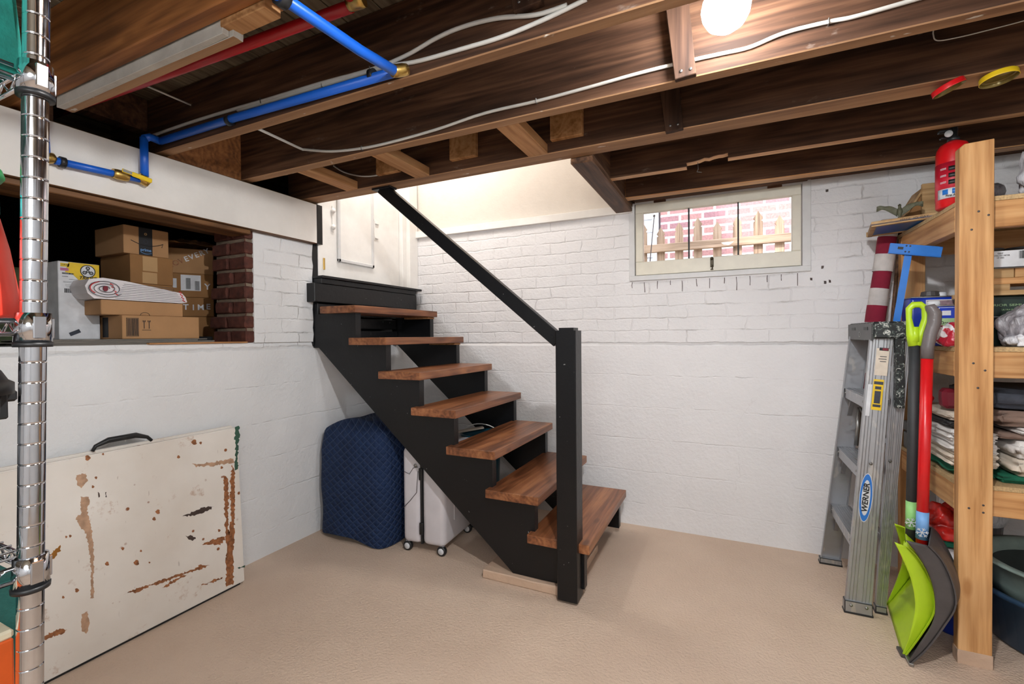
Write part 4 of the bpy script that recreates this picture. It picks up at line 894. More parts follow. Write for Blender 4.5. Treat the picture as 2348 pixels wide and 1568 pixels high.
b = B(); b.tube([FT @ Vector((-.026+.044*k/10, -.052-.006*math.sin(PI*k/10), .0020)) for k in range(11)], .0011, 'sky', 5); obj('printed_smile', b, 'sky', t); disc('tape_mark', FT @ OFF(-.006, .035, .0014), .003, .006, 'tape', t, 14); disc('tape_mark', FT @ OFF(-.006, .0, .0014), .008, .0092, 'greyc', t, 14)
# right pile, turned boxes
R_ = -math.radians(33); base = Matrix.Identity(4)
def turned(z0, z1, w, d, cx, cy, label, mat='kraft'):
    t = thing('cardboard_box', label, 'box', (cx, cy, z0), 'cardboard boxes in the crawl space'); T = Matrix.Translation((cx, cy, z0)) @ Matrix.Rotation(R_, 4, 'Z')
    b = B(); b.box(-d/2, d/2, -w/2, w/2, 0, z1-z0, .0025); b.bm.transform(T); obj('carton', b, mat, t)
    return t, T @ frame((d/2, 0, (z1-z0)/2), (0, 1, 0), (0, 0, 1)), T @ frame((0, w/2, (z1-z0)/2), (-1, 0, 0), (0, 0, 1))
CX = -.60; CY = at(462, 650, X=-.52).y
t, FT, RT = turned(SB, 1.272, .20, .19, CX, CY+.01, 'brown box at the very bottom of the right pile, beside the black case', 'kraft2')
t, FT, RT = turned(1.2725, 1.376, .20, .19, CX, CY, 'lettered box reading PTIME, lower of the right pile', 'kraft2')
for i, ch in enumerate('PTIME'): text(ch, FT @ OFF(-.062+i*.034, -.004+.0015*(i-2)**2, .001), .042, 'canwhite', t, bold=.0008)
t, FT, RT = turned(1.3765, 1.505, .205, .19, CX, CY-.004, 'brown box with a white shipping label, middle of the right pile', 'kraft2')
plate('shipping_label', FT @ OFF(.0, .014), .09, .085, 'canwhite', t); barcode(FT @ OFF(-.012, .01, .0014), .02, .06, t); barcode(FT @ OFF(.028, .0, .0014), .02, .05, t); plate('shipping_label', FT @ OFF(-.075, .01), .024, .05, 'canwhite', t); text('Y', FT @ OFF(.075, -.005, .001), .045, 'canwhite', t, bold=.0008)
t, FT, RT = turned(1.5055, 1.64, .21, .19, CX, CY-.004, 'lettered box reading EVERY, topmost of the right pile under crumpled paper', 'kraft')
for i, ch in enumerate('LOVEVERY'): text(ch, FT @ OFF(-.088+i*.0232, -.028+.0125*i, .001) @ Matrix.Rotation(.42, 4, 'Z'), .038, 'canwhite' if i > 2 else 'stain', t, bold=.0006)
text('S', RT @ OFF(.03, .03, .001), .05, 'canwhite', t, bold=.0016)
# crumpled kraft paper
M['gbag'] = flat('dim_green_bag', rgb(46, 58, 30), .8, var=.5, scale=12)
t = None; b = B()
def crump(u, v):
    x = -.74+.30*v; y = CY-.20+.36*u; z = 1.648+.045*math.sin(PI*min(1, max(0, u)))*math.sin(PI*v)
    p = Vector((x, y, z)); q_ = noise.noise_vector(p*22)*.016; return Vector((p.x+q_.x, p.y+q_.y, max(1.644, p.z+abs(q_.z)*1.0)))
b.grid(crump, 26, 18, 'kraft2', .001, smooth=False); tag(obj('crumpled_paper', b, 'kraft2'), 'crumpled brown packing paper stuffed above the right pile of boxes', 'paper')
for (x0, x1, y0, y1, z0, z1, l) in ((-1.5, -1.0, -2.6, -2.2, 1.13, 1.36, 'dim brown carton deep in the dark left of the opening'),):
    b = B(); b.box(x0, x1, y0, y1, z0, z1, .004); tag(obj('cardboard_box', b, 'kraft2'), l, 'box')
b = B(); b.box(-.62, -.42, -2.22, -2.04, 1.13, 1.44, .01); tag(obj('storage_bag', b, 'gbag'), 'dim green and black storage bag left of the white product box', 'bag')
# ================================================================ TIMBER STORAGE SHELF on the right
t = thing('storage_shelf', 'home built timber storage shelf of new pine in the right corner', 'shelf', (3.4, -.45, 0))
def post(x, y0, y1, h, xw=.089, z0=0):
    b = B(); b.prism([(x, z0), (x+xw, z0), (x+xw, h+.005), (x+.012, h), (x, h-.012)], 'Y', y0, y1, bev=.002); return obj('post', b, 'pineZ', t)
p = post(2.851, -.802, -.764, 1.795)
b = B(); b.box(2.849, 2.942, -.8035, -.763, 0, .048, .001); b.sub(3).rough(.001, 60, 2); obj('paint_overspray', b, 'slab', p)
post(2.861, -.172, -.134, 1.60); post(3.95, -.802, -.764, 1.795); post(3.95, -.172, -.134, 1.6)
for sx, sz in ((2.888, 1.044), (2.918, 1.02), (2.90, .96), (2.878, .545), (2.915, .56), (2.915, .535), (2.882, 1.50), (2.90, 1.56), (2.925, 1.545)):
    b = B(); b.lathe([(.0035, 0), (.0035, .001), (0, .0005)], m='shovgrey', n=10, T=Matrix.Translation((sx, -.802, sz)) @ Matrix.Rotation(PI/2, 4, 'X')); obj('screw_head', b, 'shovgrey', p)
for z in (1.615, 1.098, .620):
    b = B(); b.box(2.864, 4.0, -.764, -.10, z-.016, z, .001, 'greyply'); obj('deck', b, 'greyply', t)
    b = B(); b.box(2.866, 4.0, -.763, -.725, z-.106, z-.0165, .002); obj('front_rail', b, 'pineX', t)
    b = B(); b.box(2.864, 2.902, -.7245, -.173, z-.106, z-.0165, .002); obj('side_rail', b, 'pineY', t)
    b = B(); b.box(2.866, 4.0, -.133, -.098, z-.106, z-.0165, .002); obj('rear_rail', b, 'pineX', t)
for x in (2.888, 2.899):
    b = B(); b.box(x-.004, x+.004, -.7645, -.62, 1.6152, 1.6158); obj('paint_mark', b, 'greenpaint', t)

# ================================================================ STEPLADDER
t = thing('stepladder', 'paint spattered aluminium stepladder folded and leaning at the shelf', 'ladder', (2.63, -.38, 0))
def lerp(a, b, u): return a+(b-a)*u
HL = 1.135
def stile(y0, y1, xb0, xb1, xt0, xt1, side, name, th=.0025, fl=.022, h0=.02):
    """C channel: web in a near-constant Y plane, flanges turned to +side"""
    b = B()
    def P(u, x, dy): return Vector((x, lerp(y0, y1, u)+dy*side, lerp(h0, HL, u)))
    def X(u, k): return lerp(lerp(xb0, xt0, u), lerp(xb1, xt1, u), k)
    sec = [(0, fl), (0, 0), (1, 0), (1, fl), (1-.035, fl), (1-.035, th), (.035, th), (.035, fl)]
    rings = [[b.bm.verts.new(P(u, X(u, k), dy)) for k, dy in sec] for u in (0, .5, 1)]
    for a, c in zip(rings, rings[1:]):
        for i in range(8): b.face([a[i], a[(i+1) % 8], c[(i+1) % 8], c[i]])
    for k in (.12, .25, .38, .62, .75, .88):       # extruded ribs of the web
        w = .018; v = [b.bm.verts.new(P(u, X(u, kk), d)) for u in (0, 1) for kk, d in ((k-w, 0), (k, -.0012), (k+w, 0))]
        b.face([v[0], v[1], v[4], v[3]]); b.face([v[1], v[2], v[5], v[4]])
    b.face(rings[0][::-1]); b.face(rings[-1]); return obj(name, b, 'alu', t)
fx0, fx1, rx0, rx1 = at(1938, 1400, Y=-.602).x, at(1998, 1400, Y=-.602).x, at(2008, 1390, Y=-.560).x, at(2032, 1390, Y=-.560).x
s1 = stile(-.602, -.565, fx0, fx1, 2.657, 2.731, 1, 'front_stile')
stile(-.145, -.205, 2.548, 2.630, 2.655, 2.731, -1, 'front_stile')
s3 = stile(-.560, -.550, rx0, rx1, 2.742, 2.793, 1, 'rear_stile'); stile(-.165, -.21, 2.665, 2.71, 2.737, 2.79, -1, 'rear_stile')
def yn(z): return lerp(-.602, -.565, z/HL)+.003
def yf(z): return lerp(-.145, -.205, z/HL)-.003
for z in (.305, .595, .885):
    u = z/HL; x0 = lerp(2.561, 2.657, u)+.004; x1 = x0+.078; b = B(); a, c = yn(z), yf(z)
    b.box(x0, x1, a, c, z-.004, z, .001); b.box(x0-.002, x0+.002, a, c, z-.045, z, .001); b.box(x1-.002, x1+.001, a, c, z-.03, z, .001)
    for k in range(7): b.box(x0+.008+k*.010, x0+.012+k*.010, a, c, z, z+.0022)
    s = obj('step', b, 'alu', t)
    for yy in (a+.03, c-.03):
        b = B(); b.lathe([(.005, 0), (.005, .002), (0, .0035)], m='steel', n=10, T=Matrix.Translation((x0-.002, yy, z-.02)) @ Matrix.Rotation(-PI/2, 4, 'Y')); obj('rivet', b, 'steel', s)
    for yy, sg in ((a, 1), (c, -1)):
        b = B(); b.prism([(yy, z-.13), (yy+sg*.004, z-.13), (yy+sg*.07, z-.045), (yy+sg*.06, z-.045)], 'X', x0+.01, x0+.028); obj('brace', b, 'alu', t)
for z in (.30, .70, 1.0):
    u = z/HL; x0 = lerp(2.68, 2.75, u); b = B(); b.box(x0, x0+.02, yn(z)+.045, yf(z)-.02, z-.012, z+.012, .002); obj('rear_crossbar', b, 'alu', t)
b = B(); b.tube([(2.69, -.24, .80), (2.675, -.245, .62)], .009, 'steel', 8, flat=.4); b.tube([(2.69, -.24, .80), (2.70, -.33, .74), (2.705, -.42, .60)], .007, 'steel', 8, flat=.4); obj('spreader', b, 'steel', t)
b = B(); b.box(2.660, 2.79, -.588, -.18, 1.128, 1.196, .006, 'splat'); b.box(2.656, 2.662, -.588, -.18, 1.120, 1.192, .002, 'capgrey'); M['capgrey'] = flat('grey_cap_plastic', rgb(86, 86, 88), .45, var=.1)
b.box(2.735, 2.762, -.5905, -.55, .85, 1.13, .003, 'splat'); b.mats = b.mats; c = obj('top_cap', b, 'splat', t)
for y in (-.50, -.29): b = B(); b.box(2.654, 2.657, y-.03, y+.03, 1.163, 1.176); obj('cap_slot', b, 'blk', c)
TT2 = frame((2.6558, -.395, 1.145), (0, -1, 0), (0, 0, 1)); disc('cap_emblem', TT2 @ Matrix.Diagonal((1.6, 1, 1, 1)), .009, .012, 'steel', c, 20)
for (x0, x1, y0, y1) in ((fx0-.004, fx1+.003, -.612, -.575), (2.542, 2.634, -.172, -.135), (rx0-.002, rx1+.002, -.566, -.53), (2.66, 2.714, -.19, -.155)):
    b = B(); b.box(x0, x1, y0, y1, 0, .052 if x0 < 2.60 and y0 < -.6 else .03, .003, 'alu', bottom='blk'); b.box(x0-.002, x1+.002, y0-.002, y1+.002, 0, .008, .001, 'blk'); f_ = obj('foot', b, 'alu', t)
    if y0 < -.6:
        for xx in (fx0+.018, fx1-.018): k = B(); k.lathe([(.006, 0), (.006, .002), (0, .004)], m='steel', n=10, T=Matrix.Translation((xx, -.612, .035)) @ Matrix.Rotation(PI/2, 4, 'X')); obj('rivet', k, 'steel', f_)
up = Vector((.086, .035, 1)).normalized()
def LT2(px, py, y=None):
    o = at(px, py, Y=-.59); z = o.z; o = at(px, py, Y=lerp(-.602, -.565, z/HL)-.0018); return frame(o, up, (-1, -.0, .086))
def oval(name, T, a, b_, mat, par, h): k = B(); n = 36; v0 = [k.bm.verts.new(T @ Vector((a*math.cos(2*PI*i/n), b_*math.sin(2*PI*i/n), 0))) for i in range(n)]; v1 = [k.bm.verts.new(T @ Vector((a*math.cos(2*PI*i/n), b_*math.sin(2*PI*i/n), h))) for i in range(n)]; k.face(v1); [k.face([v0[i], v0[(i+1) % n], v1[(i+1) % n], v1[i]]) for i in range(n)]; return obj(name, k, mat, par)
T = LT2(1985, 1141); oval('maker_badge', T, .100, .0225, 'canwhite', s1, .0004); oval('maker_badge', T, .097, .0205, 'metalblue', s1, .0008); oval('maker_badge', T, .073, .0145, 'canwhite', s1, .0012)
text('WERNER', T @ OFF(0, 0, .0016), .027, 'ink', s1, width=.118, bold=.0008, shear=.15)
T = LT2(2012, 905); plate('warning_label', T, .125, .034, 'yellow', s1); marks('label_print', T @ OFF(0, 0, .0006), [(-.01, 0, .05, .02), (.048, 0, .012, .03), (-.045, 0, .01, .026), (.028, 0, .012, .02)], 'greyc', s1)
T = LT2(2000, 918); plate('worn_label', T @ OFF(.0, .012, -.0003), .13, .014, 'canwhite', s1)
T = LT2(2022, 830); plate('worn_label', T, .11, .042, 'linen', s1); T = LT2(2026, 812); plate('label_print', T @ OFF(.02, 0, .0006), .012, .03, 'ink', s1); plate('label_print', T @ OFF(.02, -.004, .0011), .009, .018, 'maroon', s1); marks('label_print', T @ OFF(0, 0, .0006), [(-.01, 0, .003, .022), (-.02, .002, .003, .026), (-.03, 0, .003, .02)], 'shovgrey', s1)
for (px, py) in ((1997, 1063), (2041, 1057)):
    o = at(px, py, Y=-.588 if px < 2020 else -.562); b = B(); b.lathe([(.006, 0), (.006, .002), (0, .005)], m='steel', n=12, T=Matrix.Translation(o) @ Matrix.Rotation(PI/2, 4, 'X')); obj('rivet', b, 'steel', s1)

# ================================================================ SNOW SHOVELS
def shovel(label, near, rim, yn_, yf_, mat, shaft, shaft_mat, dfar=.02):
    t = thing('snow_shovel', label, 'shovel', (2.75, yn_+.1, 0))
    N = [at(x, y, Y=yn_) for x, y in near]; R_ = [at(x, y, Y=yn_) for x, y in rim]
    def samp(P, u):
        f_ = u*(len(P)-1); i = min(int(f_), len(P)-2); w = f_-i
        p0, p1, p2, p3 = P[max(i-1, 0)], P[i], P[i+1], P[min(i+2, len(P)-1)]
        return .5*((2*p1)+(p2-p0)*w+(2*p0-5*p1+4*p2-p3)*w*w+(3*p1-p0-3*p2+p3)*w**3)
    def bx(u, v):   # back sheet between near and far side, dished
        p = samp(N, u).copy(); w = v; yfu = lerp(yf_, yn_+.20, max(0, u)**1.6); p.y = lerp(yn_, yfu, w); p.x += dfar*w+.02*math.sin(PI*w)*math.sin(PI*u)
        if .08 < u < .9: p.x -= .006*max(0, math.sin(w*PI*5))*math.sin(PI*u)
        return p
    b = B(); b.grid(bx, 26, 24, mat, .004)
    for w, yy in ((0, yn_), (1, yf_)):
        def sd(u, v): p = samp(N, u).lerp(samp(R_, u), v); p.y = (yn_ if w == 0 else lerp(yf_, yn_+.20, max(0, u)**1.6))+(.004 if w == 0 else -.004); p.x += dfar*w; return p
        b.grid(sd, 22, 5, mat, .004)
    for vv in b.bm.verts: vv.co.z = max(vv.co.z, .001)
    o = obj('scoop', b, mat, t); o.data.materials[0] = M[mat]
    return t
g = shovel('lime green snow shovel with charcoal shaft leaning beside the ladder', [(2070, 1509), (2106, 1462), (2138, 1410), (2141, 1368), (2126, 1318), (2103, 1278), (2078, 1254)], [(2068, 1507), (2086, 1460), (2098, 1410), (2099, 1375), (2090, 1330), (2072, 1285), (2052, 1244)], -.85, -.47, 'lime', None, None, .05)
b = B(); c0_, c1_ = at(2069, 1509, Y=-.852), at(2069, 1509, Y=-.852); b.box(c0_.x-.004, c0_.x+.01, -.852, -.80, .0005, .012, .002); obj('wear_strip', b, 'shovgrey', g)
gt, gb = at(2097, 780, Y=-.70), at(2088, 1262, Y=-.72)
b = B(); b.tube([gt, gb], .0165, 'shaftblack', 16); obj('shaft', b, 'shaftblack', g)
b = B(); b.tube([gb+Vector((0, 0, .03)), gb-Vector((-.005, 0, .05))], [.0215, .03], 'lime', 14, flat=.8); obj('socket', b, 'lime', g)
ga = gt.lerp(gb, .765); gc = gt.lerp(gb, .895); b = B(); b.tube([ga, gc], .0172, 'mint', 16); obj('sticker', b, 'mint', g, label='pale green sticker with a white snowflake')
def flake(c, r, par, tilt):
    e = Vector((.43, .0, 0)).normalized(); n = (CAM-c); n.z = 0; n.normalize(); T = frame(c+n*.0190, Vector((0, 0, 1)).cross(n), (0, 0, 1)); b = B()
    for k in range(3):
        a = PI/3*k+.2; b.box(-r, r, -.0011, .0011, 0, .001, T=T @ Matrix.Rotation(a, 4, 'Z'))
        for s_ in (-1, 1):
            for q_ in (-1, 1): b.box(0, r*.4, -.0009, .0009, 0, .001, T=T @ Matrix.Rotation(a, 4, 'Z') @ Matrix.Translation((s_*r*.55, 0, 0)) @ Matrix.Rotation((0 if s_ > 0 else PI)+q_*.8, 4, 'Z'))
    return obj('snowflake', b, 'canwhite', par)
flake(gt.lerp(gb, .86), .018, g, 0)
# D grip
G = [at(x, y, Y=-.70) for x, y in ((2096, 792), (2089, 765), (2084, 730), (2084, 708), (2094, 699), (2110, 698), (2121, 706), (2123, 730), (2112, 765), (2103, 792))]
b = B(); b.tube(G, [.019, .015, .009, .0105, .012, .012, .0115, .0125, .013, .019], 'lime', 12); b.tube([gt+Vector((0, 0, -.006)), gt+Vector((0, 0, .05))], [.0195, .012], 'lime', 14); obj('grip', b, 'lime', g)
g = shovel('dark grey snow shovel with red shaft standing behind the lime green one', [(2087, 1521), (2124, 1488), (2166, 1432), (2190, 1388), (2182, 1335), (2158, 1284), (2128, 1252)], [(2085, 1519), (2108, 1482), (2140, 1430), (2146, 1385), (2136, 1330), (2110, 1280), (2078, 1240)], -.893, -.57, 'shovgrey', None, None, .07)
c0_ = at(2086, 1520, Y=-.895); b = B(); b.box(c0_.x-.002, c0_.x+.012, -.896, -.84, .0005, .012, .002); obj('wear_strip', b, 'steel', g)
rt, rb = at(2126, 815, Y=-.735), at(2113, 1262, Y=-.765)
b = B(); b.tube([rt, rb], .0175, 'redgloss', 16); obj('shaft', b, 'redgloss', g)
b = B(); b.tube([rb+Vector((0, 0, .006)), rb-Vector((-.01, 0, .06))], [.019, .032], 'shovgrey', 14); obj('socket', b, 'shovgrey', g)
sa, sb = rt.lerp(rb, .80), rt.lerp(rb, .94); b = B(); b.tube([sa, sb], .0183, 'sky', 16); obj('sticker', b, 'sky', g, label='pale blue sticker with a white snowflake'); flake(rt.lerp(rb, .90), .018, g, 0)
G = [at(x, y, Y=-.735) for x, y in ((2126, 822), (2127, 795), (2133, 765), (2142, 740), (2143, 718), (2134, 706), (2124, 708))]
b = B(); b.tube(G, [.0195, .019, .0195, .0205, .0205, .018, .012], 'gripgrey', 14); M['gripgrey'] = flat('hammered_grey_grip', rgb(104, 98, 98), .35, var=.1, bump=.3, bscale=90); obj('grip', b, 'gripgrey', g)

# ================================================================ THINGS ON AND ROUND THE SHELF
D1, D2, D3 = 1.6155, 1.0985, .6205
# fire extinguisher
ex, ey = 2.895, -.62
t = thing('fire_extinguisher', 'red fire extinguisher with an instruction label on the top shelf corner', 'fire extinguisher', (ex, ey, D1))
b = B(); b.lathe([(.0, .0), (.046, .0), (.050, .004), (.050, .205), (.047, .222), (.038, .238), (.022, .247), (.018, .250)], (ex, ey, D1), 'redgloss', 36); obj('cylinder', b, 'redgloss', t)
b = B(); b.lathe([(.0506, .03), (.0509, .03), (.0509, .165), (.0506, .165)], (ex, ey, D1), 'labred', 36); M['labred'] = flat('red_label', rgb(196, 30, 52), .4); obj('label_band', b, 'labred', t)
def cyl_patch(a0, a1, z0, z1, r, mat, name, par, c=(ex, ey, D1)):
    b = B(); n = 8
    def fn(u, v): a = lerp(a0, a1, u); return Vector((c[0]+r*math.cos(a), c[1]+r*math.sin(a), c[2]+lerp(z0, z1, v)))
    b.grid(fn, n, 1, mat, .0005); return obj(name, b, mat, par)
AC = math.atan2(CAM.y-ey, CAM.x-ex)    # towards the room
cyl_patch(AC-.95, AC+1.3, .032, .068, .0514, 'canwhite', 'label_strip', t); cyl_patch(AC+.45, AC+1.3, .068, .163, .0514, 'canwhite', 'label_strip', t)
for k, z in enumerate((.14, .115, .09)):
    cyl_patch(AC-.25, AC+.15, z-.008, z+.008, .0518, 'blk', 'pictogram', t); cyl_patch(AC-.75, AC-.38, z-.001, z+.001, .0518, 'canwhite', 'label_line', t); cyl_patch(AC-.75, AC-.38, z+.003, z+.005, .0518, 'canwhite', 'label_line', t)
for a in (-.55, .0): cyl_patch(AC+a-.05, AC+a+.28, .046, .064, .0519, 'metalblue', 'pictogram', t)
for z in range(9): cyl_patch(AC+.52, AC+1.1, .075+z*.009, .077+z*.009, .0518, 'shovgrey', 'label_line', t)
tf = Vector((math.cos(AC), math.sin(AC), 0)); text('First Alert', frame(Vector((ex, ey, D1+.040))+tf*.0526, Vector((0, 0, 1)).cross(tf), (0, 0, 1)), .011, 'ink', t, width=.04, bold=.0003)
b = B(); b.lathe([(.018, .25), (.018, .262), (.013, .266), (.013, .300)], (ex, ey, D1), 'blk', 16); b.box(ex-.045, ex+.012, ey-.010, ey+.010, D1+.285, D1+.296, .003); b.box(ex-.04, ex+.012, ey-.008, ey+.008, D1+.262, D1+.270, .003); obj('valve_head', b, 'blk', t)
b = B(); b.lathe([(.010, 0), (.012, .003), (.012, .008), (.0, .009)], m='canwhite', n=16, T=Matrix.Translation((ex-.02, ey-.014, D1+.275)) @ Matrix.Rotation(PI/2, 4, 'X')); obj('pressure_gauge', b, 'canwhite', t)
# board sticking out over the end of the shelf with blue underside
E0 = D1+.0006
t = thing('overhanging_panel', 'framed panel with a blue underside sticking out over the left end of the top shelf', 'panel', (2.86, -.3, E0))
def P2(pts, z0, z1, name, mat, par): b = B(); b.prism([(p.x, p.y) for p in pts], 'Z', z0, z1, bev=.001); return obj(name, b, mat, par)
A_, B_, C_, D_ = Vector((2.70, -.385, 0)), Vector((2.955, -.50, 0)), Vector((2.985, -.25, 0)), Vector((2.745, -.12, 0))
P2([A_, B_, C_, D_], E0+.004, E0+.012, 'panel_face', 'pictblue', t)
def bar(a, c, w, z0, z1): d = (c-a).normalized(); n = Vector((-d.y, d.x, 0))*w; return P2([a, c, c+n, a+n], z0, z1, 'frame_bar', 'ply', t)
bar(A_, B_, .018, E0, E0+.022); bar(D_, A_, .018, E0, E0+.022); bar(C_, D_, .018, E0, E0+.022)
text('MADE  3D  DAY', frame((2.83, -.4455, E0+.011), (B_-A_), (0, 0, 1)), .012, 'stain3', t, width=.09)
# bronze eagle
t = thing('eagle_figurine', 'small weathered bronze eagle with spread wings on the overhanging panel', 'figurine', (2.80, -.38, E0+.022)); ez = E0+.0225
b = B(); b.lathe([(.011, 0), (.009, .004), (.004, .012), (.006, .02), (.010, .030), (.010, .040), (.006, .05), (.005, .056), (.006, .061), (.003, .066), (0, .068)], (2.80, -.38, ez), 'bronze', 14); obj('body', b, 'bronze', t)
b = B(); b.tube([(2.797, -.385, ez+.062), (2.792, -.392, ez+.059), (2.790, -.395, ez+.055)], [.003, .002, .0005], 'bronze', 6); obj('beak', b, 'bronze', t)
for s_ in (-1, 1):
    def wing(u, v):
        r = u; x = s_*(.006+.078*r); ch = .032*(1-.5*r*r); z = .046+.022*math.sin(r*PI*.75)-ch*v*(1-.25*r)+.005*math.sin(v*9+u*8)*u
        return Vector((2.80+x*.92, -.38-x*.10-.010*math.sin(PI*u)*(v-.3)+.006*v, ez+z))
    b = B(); b.grid(wing, 14, 8, 'bronze', .002, smooth=True); obj('wing', b, 'bronze', t)
# wooden wedge frame standing behind the extinguisher
t = thing('wedge_frame', 'slanted brown wooden display stand standing behind the eagle', 'stand', (2.93, -.3, D1))
b = B(); b.box(2.905, 2.975, -.28, -.265, E0+.022, E0+.19, .002, 'ply'); obj('upright', b, 'ply', t)
b = B(); b.prism([(2.835, E0+.024), (2.915, E0+.024), (2.915, E0+.165)], 'Y', -.262, -.13); obj('side_panel', b, 'kraft2', t)
b = B(); b.prism([(2.828, E0+.024), (2.834, E0+.024), (2.92, E0+.175), (2.912, E0+.178)], 'Y', -.275, -.13); obj('sloping_panel', b, 'ply', t)
# blue T square hanging at the shelf end
t = thing('drywall_square', 'blue metal T-square standing head up against the end of the shelf', 'T-square', (2.75, -.5, .4))
T = frame(at(2082, 571, Y=-.50), at(2166, 577, Y=-.50)-at(2046, 568, Y=-.50), (0, 0, 1)); L_ = (at(2167, 577, Y=-.50)-at(2046, 568, Y=-.50)).length
b = B(); b.box(-.062, -.062+L_, -.021, .019, -.004, .004, .001, T=T); b.box(-.062, -.062+L_, -.024, -.019, -.006, .008, .001, T=T); obj('head', b, 'metalblue', t)
a_, c_ = at(2083, 580, Y=-.492), at(2056, 735, Y=-.492); d_ = (c_-a_); b = B(); 
n_ = Vector((d_.z, 0, -d_.x)).normalized()*.012; e_ = a_+d_*((a_.z-1.1975)/(a_.z-c_.z))
P4 = [a_+n_, a_-n_, e_-n_, e_+n_]; b.prism([(p.x, p.z) for p in P4], 'Y', -.494, -.491); obj('blade', b, 'metalblue', t)
b = B()
for dx, dy in ((-.008, .012), (.004, .012), (-.008, -.012), (.004, -.012)): b.lathe([(.0035, 0), (.0035, .001), (0, .003)], m='steel', n=10, T=T @ Matrix.Translation((dx, dy, .004)))
obj('rivet', b, 'steel', t); b = B(); b.box(-.035, -.017, -.004, .006, .0045, .0055, T=T); obj('slot', b, 'blk', t)
# rolled flag in the corner
t = thing('rolled_flag', 'rolled red and white striped flag leaning in the corner behind the ladder', 'flag', (2.74, -.1, .5))
f0, f1 = at(2041, 505, Y=-.12), at(2006, 735, Y=-.12); n_ = 16; dd = (f1-f0); ringsb = []
for k in range(10):
    b = B(); u0, u1 = k*.17, (k+1)*.17; pp = [f0+dd*(u0+(u1-u0)*i/3) for i in range(4)]
    b.tube(pp, .036+.002*(k % 3), 'flagred' if k % 2 else 'flagwhite', 20, cap=(k in (0, 9))); b.rough(.002, 18, 2); obj('stripe', b, 'flagred' if k % 2 else 'flagwhite', t)
b = B(); b.tube([f0+Vector((.045, .01, 0)), f1+Vector((.05, .01, -.3))], .008, 'beam_', 8); M['beam_'] = M['joistY']; obj('flag_pole', b, 'beam_', t)

def blob(name, c, r, mat, label, cat, amp=.02, sc=14, seed=0, flatz=True, parent=None, sub_=4, group=None):
    b = B(); bmesh.ops.create_icosphere(b.bm, subdivisions=sub_, radius=1); c = Vector(c)
    for v in b.bm.verts:
        p = v.co.copy(); w = Vector((p.x*r[0], p.y*r[1], p.z*r[2])); n1 = noise.noise(w*sc+Vector((seed, 0, 0))); n2 = noise.noise(w*sc*2.7+Vector((0, seed, 3)))
        w *= 1+(abs(n1)*1.6-.4)*amp*12+(abs(n2)-.25)*amp*(9 if 'bag' not in mat else 4)
        if flatz: w.z = max(w.z, -r[2]*.75)
        v.co = w+c+Vector((0, 0, r[2]*.75))
    for f in b.bm.faces: f.smooth = True
    b.mats = [mat]; o = obj(name, b, mat, parent)
    if parent is None: tag(o, label, cat, group)
    return o
blob('plastic_bag', (3.05, -.40, D1), (.07, .08, .075), 'greybag', 'grey translucent plastic bag on the top shelf just right of the post', 'plastic bag', .03, 16, 1)
o = blob('plastic_bag', (3.15, -.62, D1+.0), (.075, .09, .115), 'plasticbag', 'white knotted plastic bag on the top shelf at the picture edge', 'plastic bag', .03, 20, 5)
# --- second deck
def fcan(x0, y0, x1, y1, z0, z1, label, lab=True, cap=True, cx=.3):
    t = thing('solvent_can', label, 'can', ((x0+x1)/2, (y0+y1)/2, z0)); b = B(); rbox(b, x0, x1, y0, y1, z0, z1-.004, .012, 'canblue', 3); obj('can_body', b, 'canblue', t)
    b = B(); rbox(b, x0+.004, x1-.004, y0+.004, y1-.004, z1-.006, z1, .002, 'steel', 1); obj('can_rim', b, 'steel', t)
    if cap: b = B(); b.lathe([(.019, 0), (.020, .002), (.020, .016), (.017, .019), (0, .019)], (lerp(x0, x1, cx), (y0+y1)/2, z1), 'canwhite', 24); obj('cap', b, 'canwhite', t)
    return t
fa = at(2087, 700, Y=-.36); t = fcan(fa.x, -.36, fa.x+.20, -.24, D2, 1.305, 'taller blue solvent can with a mauve label, at the back beside the post', cx=.60)
T = frame((fa.x+.125, -.3605, 1.255), (1, 0, 0), (0, 0, 1)); plate('front_label', T, .145, .07, 'canwhite', t); plate('label_panel', T @ OFF(0, .014, .0008), .138, .034, 'mauve', t)
t2 = thing('brush_cap', 'ribbed dark round cap standing on the taller blue can', 'cap', (fa.x+.085, -.30, 1.3055)); b = B(); b.lathe([(.03, 0), (.034, .004), (.030, .022), (.024, .024), (0, .024)], (fa.x+.085, -.30, 1.3055), 'shovgrey', 14, smooth=False); obj('ribbed_cap', b, 'shovgrey', t2)
na = at(2136, 740, Y=-.60); t = fcan(na.x, -.60, na.x+.105, -.49, D2, at(2136, 700, Y=-.60).z, 'blue can of denatured alcohol partly behind the shelf post', cx=.22)
zt = at(2136, 700, Y=-.60).z; T = frame(at(2176, 733, Y=-.6008), (1, 0, 0), (0, 0, 1))
plate('front_label', T, .060, .095, 'canwhite', t); plate('label_panel', T @ OFF(0, -.020, .0007), .056, .052, 'labelgreen', t); plate('label_panel', T @ OFF(0, .026, .0007), .056, .040, 'canblue', t)
plate('label_badge', T @ OFF(-.008, .026, .0014), .026, .018, 'canwhite', t); text('Denatured', T @ OFF(-.026, -.012, .0015), .0155, 'ink', t, align='LEFT', bold=.0004); text('Alcohol', T @ OFF(-.016, -.028, .0015), .0155, 'ink', t, align='LEFT', bold=.0004)
BX = 2.885
o = blob('plastic_bag', (BX, -.68, D2), (.060, .045, .052), 'redprintbag', 'crumpled red and white plastic bag in front of the blue cans', 'plastic bag', .03, 22, 9)
o2 = blob('plastic_bag', (3.085, -.66, D2), (.085, .075, .085), 'greybag', 'large grey plastic bag in front of the dark green paint box', 'plastic bag', .028, 14, 13, sub_=5)
